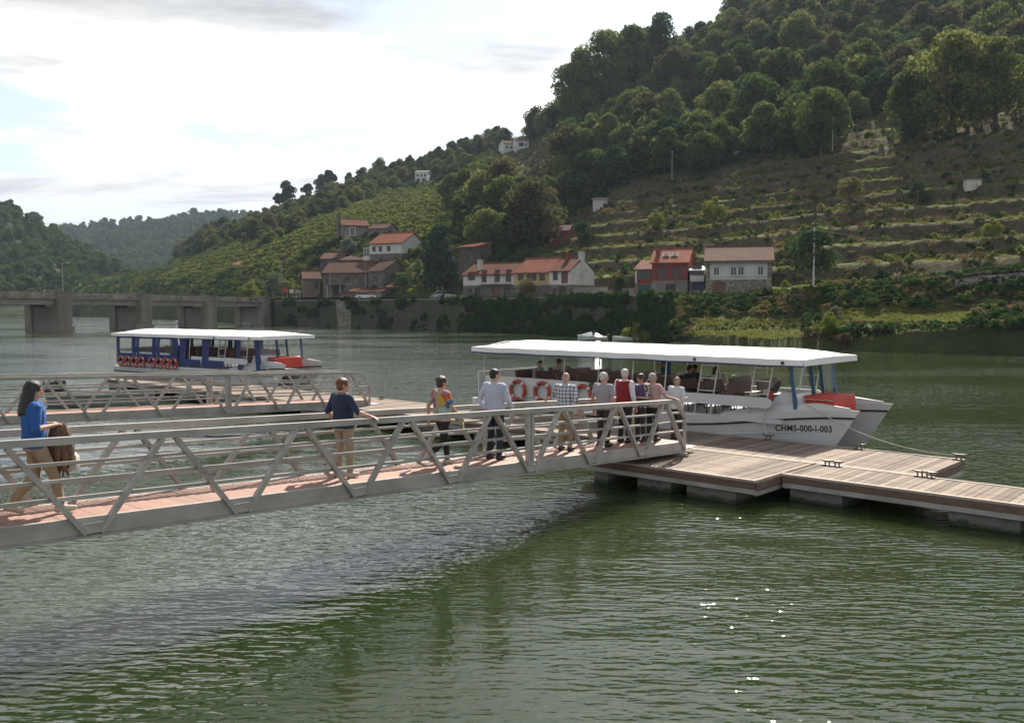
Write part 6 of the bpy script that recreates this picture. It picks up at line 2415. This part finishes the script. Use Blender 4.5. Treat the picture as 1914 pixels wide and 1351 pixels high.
    # ---- hair
    hm = MB()
    if style in ('short', 'tuck'):
        hm.ball(hc + Mh @ V((0, -.022, .040)), (.082, .098, .088), 16, 12, Mh)
        hm.ball(hc + Mh @ V((0, -.050, -.010)), (.074, .058, .065), 14, 10, Mh)
        for sx in (-1, 1):
            hm.ball(hc + Mh @ V((sx * .066, .012, .020)), (.014, .024, .034), 8, 6, Mh)
    elif style == 'bob':
        hm.ball(hc + Mh @ V((0, -.020, .042)), (.092, .108, .095), 16, 12, Mh)
        hm.ball(hc + Mh @ V((0, -.045, -.020)), (.090, .070, .080), 14, 10, Mh)
        for q in range(9):
            a = rgt.uniform(0, 6.28)
            hm.ball(hc + Mh @ V((math.cos(a) * .055, math.sin(a) * .06 - .03, .07)), (.04, .04, .04))
    elif style == 'bald':
        hm.ball(hc + Mh @ V((0, -.045, -.012)), (.078, .058, .042), 14, 10, Mh)
        for sx in (-1, 1):
            hm.ball(hc + Mh @ V((sx * .062, -.028, .000)), (.018, .04, .034), 8, 6, Mh)
    elif style == 'long':
        hm.ball(hc + Mh @ V((0, -.020, .040)), (.088, .106, .094), 16, 12, Mh)
        for q in range(11):
            a = -math.pi * q / 10
            r0 = hc + Mh @ V((math.cos(a) * .070, -.02 + math.sin(a) * .075, .03))
            r1 = hc + Mh @ V((math.cos(a) * .085, -.03 + math.sin(a) * .085, -.12))
            r2 = hc + Mh @ V((math.cos(a) * .105, -.06 + math.sin(a) * .075, -.27 - .07 * rgt.random()))
            hm.cap(r0, r1, .030, .033)
            hm.cap(r1, r2, .033, .018)
    if hm.v:
        remesh(hm, 'hair', hair, e, .009, .6, 2, .012)
    return e


def on_gang(px, off=0.0):
    """place on the near gangway deck seen at column px"""
    lo, hi = -20.0, -.1
    for _ in range(40):
        m = (lo + hi) / 2
        p = q3(-.56 + off, m, G_Z(m))
        if pix(p)[0] < px:
            lo = m
        else:
            hi = m
    return q3(-.56 + off, lo, G_Z(lo) + .004)


HG = math.atan2(-MG.x, MG.y)        # facing along the gangway towards the boat
p1 = on_gang(68)
person('long haired woman in blue top and khaki trousers walking onto the gangway with a bundle', p1, HG - R(8), 1.64, shirt=BLUET, trousers=KHAKI, hair=H_BLACK, style='long', sleeve='half',
       arms=('hold', 'hold'), legs='walk', shoes=SHOEW, nod=R(8), hip_w=1.1, vox=.010)
p2_ = on_gang(642)
person('auburn haired person in navy shirt and beige trousers resting a hand on the rail', p2_, HG - R(2), 1.60, shirt=NAVY, trousers=BEIGE, hair=H_AUB, style='bob', sleeve='half', arms=('pocket', 'rail'),
       legs='lean', shoes=SHOEW, girth=1.25, head=R(-25), vox=.010, hip_w=1.12)
person('woman in many coloured print top and black trousers walking along the gangway', on_gang(826), HG - R(10), 1.60, shirt=PATCH, trousers=BLACKC, hair=H_BROWN, style='bob', sleeve='short', arms=('swing_b', 'swing_f'),
       legs='stride', shoes=SHOEW, girth=1.1, head=R(-10), hip_w=1.08)
person('dark haired man in pale blue shirt lifting a phone to his ear', on_gang(925), HG + R(6), 1.72, shirt=PALEB, trousers=NAVYT, hair=H_BLACK, style='short', sleeve='long', arms=('back', 'swing_f'), legs='stand', girth=1.12, head=R(-20))
person('bald man in blue and white plaid shirt and khaki trousers', on_gang(1057), HG + R(8), 1.63, skin=SKINR, shirt=PLAID, trousers=KHAKI, hair=H_GREY, style='bald', sleeve='half', arms=('rail', 'down'), legs='stand', girth=1.22, head=R(-8))
person('white haired man in grey lilac shirt and charcoal trousers beside the plaid shirt', on_gang(1128, .05), HG, 1.62, skin=SKINR, shirt=LILAC, trousers=BROWNT, hair=H_WHITE, style='short', sleeve='short', arms=('down', 'down'), legs='stand', girth=1.28, head=R(-25))
person('white haired man in dark red vest over pale shirt', on_gang(1167, -.12), HG - R(5), 1.68, skin=SKINR, shirt=WHITES, vest=REDV, trousers=BLACKC, hair=H_WHITE, style='short', sleeve='long', arms=('hold', 'down'), legs='stand', girth=1.2, head=R(12))
person('woman in purple cardigan and black and white print facing the queue', on_gang(1197, -.05), HG + R(165), 1.56, shirt=PRINT, vest=PURPLE, trousers=DGREY, hair=H_BROWN, style='bob', sleeve='half', arms=('hold', 'down'), legs='stand', girth=1.05, nod=R(10))
person('grey haired man in pink shirt resting his hand on the rail end', on_gang(1219, .08), HG - R(4), 1.58, skin=SKINR, shirt=PINK, trousers=GREENT, hair=H_GREY, style='short', sleeve='short', arms=('down', 'rail'), legs='stand', girth=1.28, head=R(-20))
p = at_z(1264, 824, DZ)
person('bald man in white shirt on the pontoon at the gangway end', p + Vector((0, 0, .006)), HG - R(10), 1.66, skin=SKINT, shirt=WHITES, trousers=BROWNT, hair=H_GREY, style='bald', sleeve='half', arms=('hold', 'hold'), legs='stand', girth=1.18)
p = q3(-1.9, 1.9, DZ + .006)
person('dark haired person mostly hidden behind the pink shirted man', at_z(1212, 822, DZ), HG + R(150), 1.58, shirt=BLACKC, trousers=DJEAN, hair=H_BLACK, style='short', sleeve='half', legs='stand')


def on_boat(px, y, z=1.05, T=T1):
    lo, hi = .5, 12.5
    for _ in range(40):
        m = (lo + hi) / 2
        if pix(T @ Vector((m, y, z)))[0] < px:
            lo = m
        else:
            hi = m
    return T @ Vector((lo, y, z + .005)), lo


p, _ = on_boat(1244, -.1)
person('man in teal polo shirt and sunglasses standing in the boat with folded arms', p, HG + R(120), 1.76, skin=SKINT, shirt=TEALS, trousers=BEIGE, hair=H_BROWN, style='short', sleeve='short', arms=('fold', 'fold'), legs='stand')
RB = RZ - R(90)       # facing the bow: local y towards +x of the boat
for px, y, lab, kw in (
    (1016, -.75, 'man in grey shirt bending forward on a bench near the boat stern', dict(shirt=LILAC, trousers=DGREY, hair=H_BROWN, style='short', lean=.35, nod=R(25), arms=('lap', 'lap'))),
    (1052, .2, 'dark haired person in striped blouse seated near the stern with bowed back', dict(shirt=CREAMC, trousers=NAVYT, hair=H_BLACK, style='bob', lean=.25, arms=('lap', 'lap'))),
    (1270, .5, 'dark haired person seated behind the man in teal polo', dict(shirt=NAVY, trousers=BLACKC, hair=H_BLACK, style='bob', arms=('lap', 'lap'))),
    (1289, .8, 'person in black seated with long dark hair behind the ladder frame', dict(shirt=BLACKC, trousers=BLACKC, hair=H_BLACK, style='long', arms=('lap', 'lap'))),
        (1317, .55, 'long haired woman in cream blouse seated on a bench amidships', dict(shirt=CREAMC, trousers=BEIGE, hair=H_BROWN, style='long', sleeve='long', arms=('lap', 'lap'), head=R(-20)))):
    _, x = on_boat(px, y)
    i = round((x - 2.2) / .87)
    xs_ = 2.2 + i * .87
    p = T1 @ Vector((xs_ - .02, y if abs(y) > .3 else .35, 1.05))
    person(lab, p, RB, 1.62, legs='sit', **kw)

# things carried
BAGM = mat('brown_fringed_cloth', (.20, .115, .075), (.09, .05, .035), 25, .95, bump=.8, bscale=40)
fwd = Vector((-math.sin(HG - R(8)), math.cos(HG - R(8)), 0))
c = p1 + fwd * .27 + Vector((0, 0, .98))
e = empty('cloth_bundle', c)
tag(e, 'brown scarf and jacket bundle hanging from the arms of the long haired woman', 'bundle')
mb = MB()
for k in range(26):
    a = rgt.uniform(-1, 1)
    o_ = Vector((fwd.y, -fwd.x, 0)) * a * .13 + fwd * rgt.uniform(-.07, .10)
    L = rgt.uniform(.25, .48)
    mb.tube([c + o_ * .5 + Vector((0, 0, .12)), c + o_ + Vector((0, 0, -.08)), c + o_ * 1.15 + Vector((rgt.uniform(-.02, .02), 0, -.08 - L * .5)), c + o_ * 1.05 + Vector((rgt.uniform(-.03, .03), 0, -.08 - L))], [.03, .05, .045, .012], 7)
mb.build('folded_cloth', BAGM, e, True)
c = p1 + fwd * .36 + Vector((.05, 0, .62))
e = empty('white_bag', c)
tag(e, 'small white bag hanging below the brown bundle', 'bag')
mb = MB()
mb.loft([[c + Vector((x * s_, y * s_ * .5, z)) for x, y in ((-.1, -.1), (.1, -.1), (.1, .1), (-.1, .1))] for z, s_ in ((-.12, .7), (-.08, 1), (.06, .95), (.12, .5))])
mb.build('bag_body', RINGW, e, True)
mb = MB().tube([c + Vector((-.05, 0, .12)), c + Vector((-.04, 0, .3)), c + Vector((.04, 0, .3)), c + Vector((.05, 0, .12))], .01, 6)
mb.build('strap', BLK, e, True)
# bottle in the hand of the woman in the coloured top
q = on_gang(826)
f2 = Vector((-math.sin(HG - R(10)), math.cos(HG - R(10)), 0))
r2_ = Vector((f2.y, -f2.x, 0))
c = q + r2_ * .245 + f2 * .30 + Vector((0, 0, .70))
e = empty('paper_roll', c)
tag(e, 'yellow leaflet held in the hand of the woman in the coloured top', 'leaflet')
MB().box(c, (.015, .12, .2), Matrix.Rotation(.3, 3, 'X')).build('sheet', mat('yellow_paper', (.55, .50, .12), None, 4, .8), e)
q = on_gang(925)
hd = HG + R(6)
f2 = Vector((-math.sin(hd), math.cos(hd), 0))
r2_ = Vector((f2.y, -f2.x, 0))

bpy.data.scenes.remove(TMP)

# ------------------------------------------------------------------ air
HAZE_D = 0.00009
hz_m = bpy.data.materials.new('pale_haze')
hz_m.use_nodes = True
hn = hz_m.node_tree
hn.nodes.clear()
ho = hn.nodes.new('ShaderNodeOutputMaterial')
pv = hn.nodes.new('ShaderNodeVolumePrincipled')
pv.inputs['Color'].default_value = (.66, .80, 1.0, 1)
pv.inputs['Density'].default_value = HAZE_D
pv.inputs['Anisotropy'].default_value = 0.2
hn.links.new(pv.outputs[0], ho.inputs['Volume'])
hb_ = MB().box((0, 1100, 128), (3400, 2300, 264))
tag(hb_.build('haze', hz_m), 'thin bluish haze in the valley air', kind='stuff')
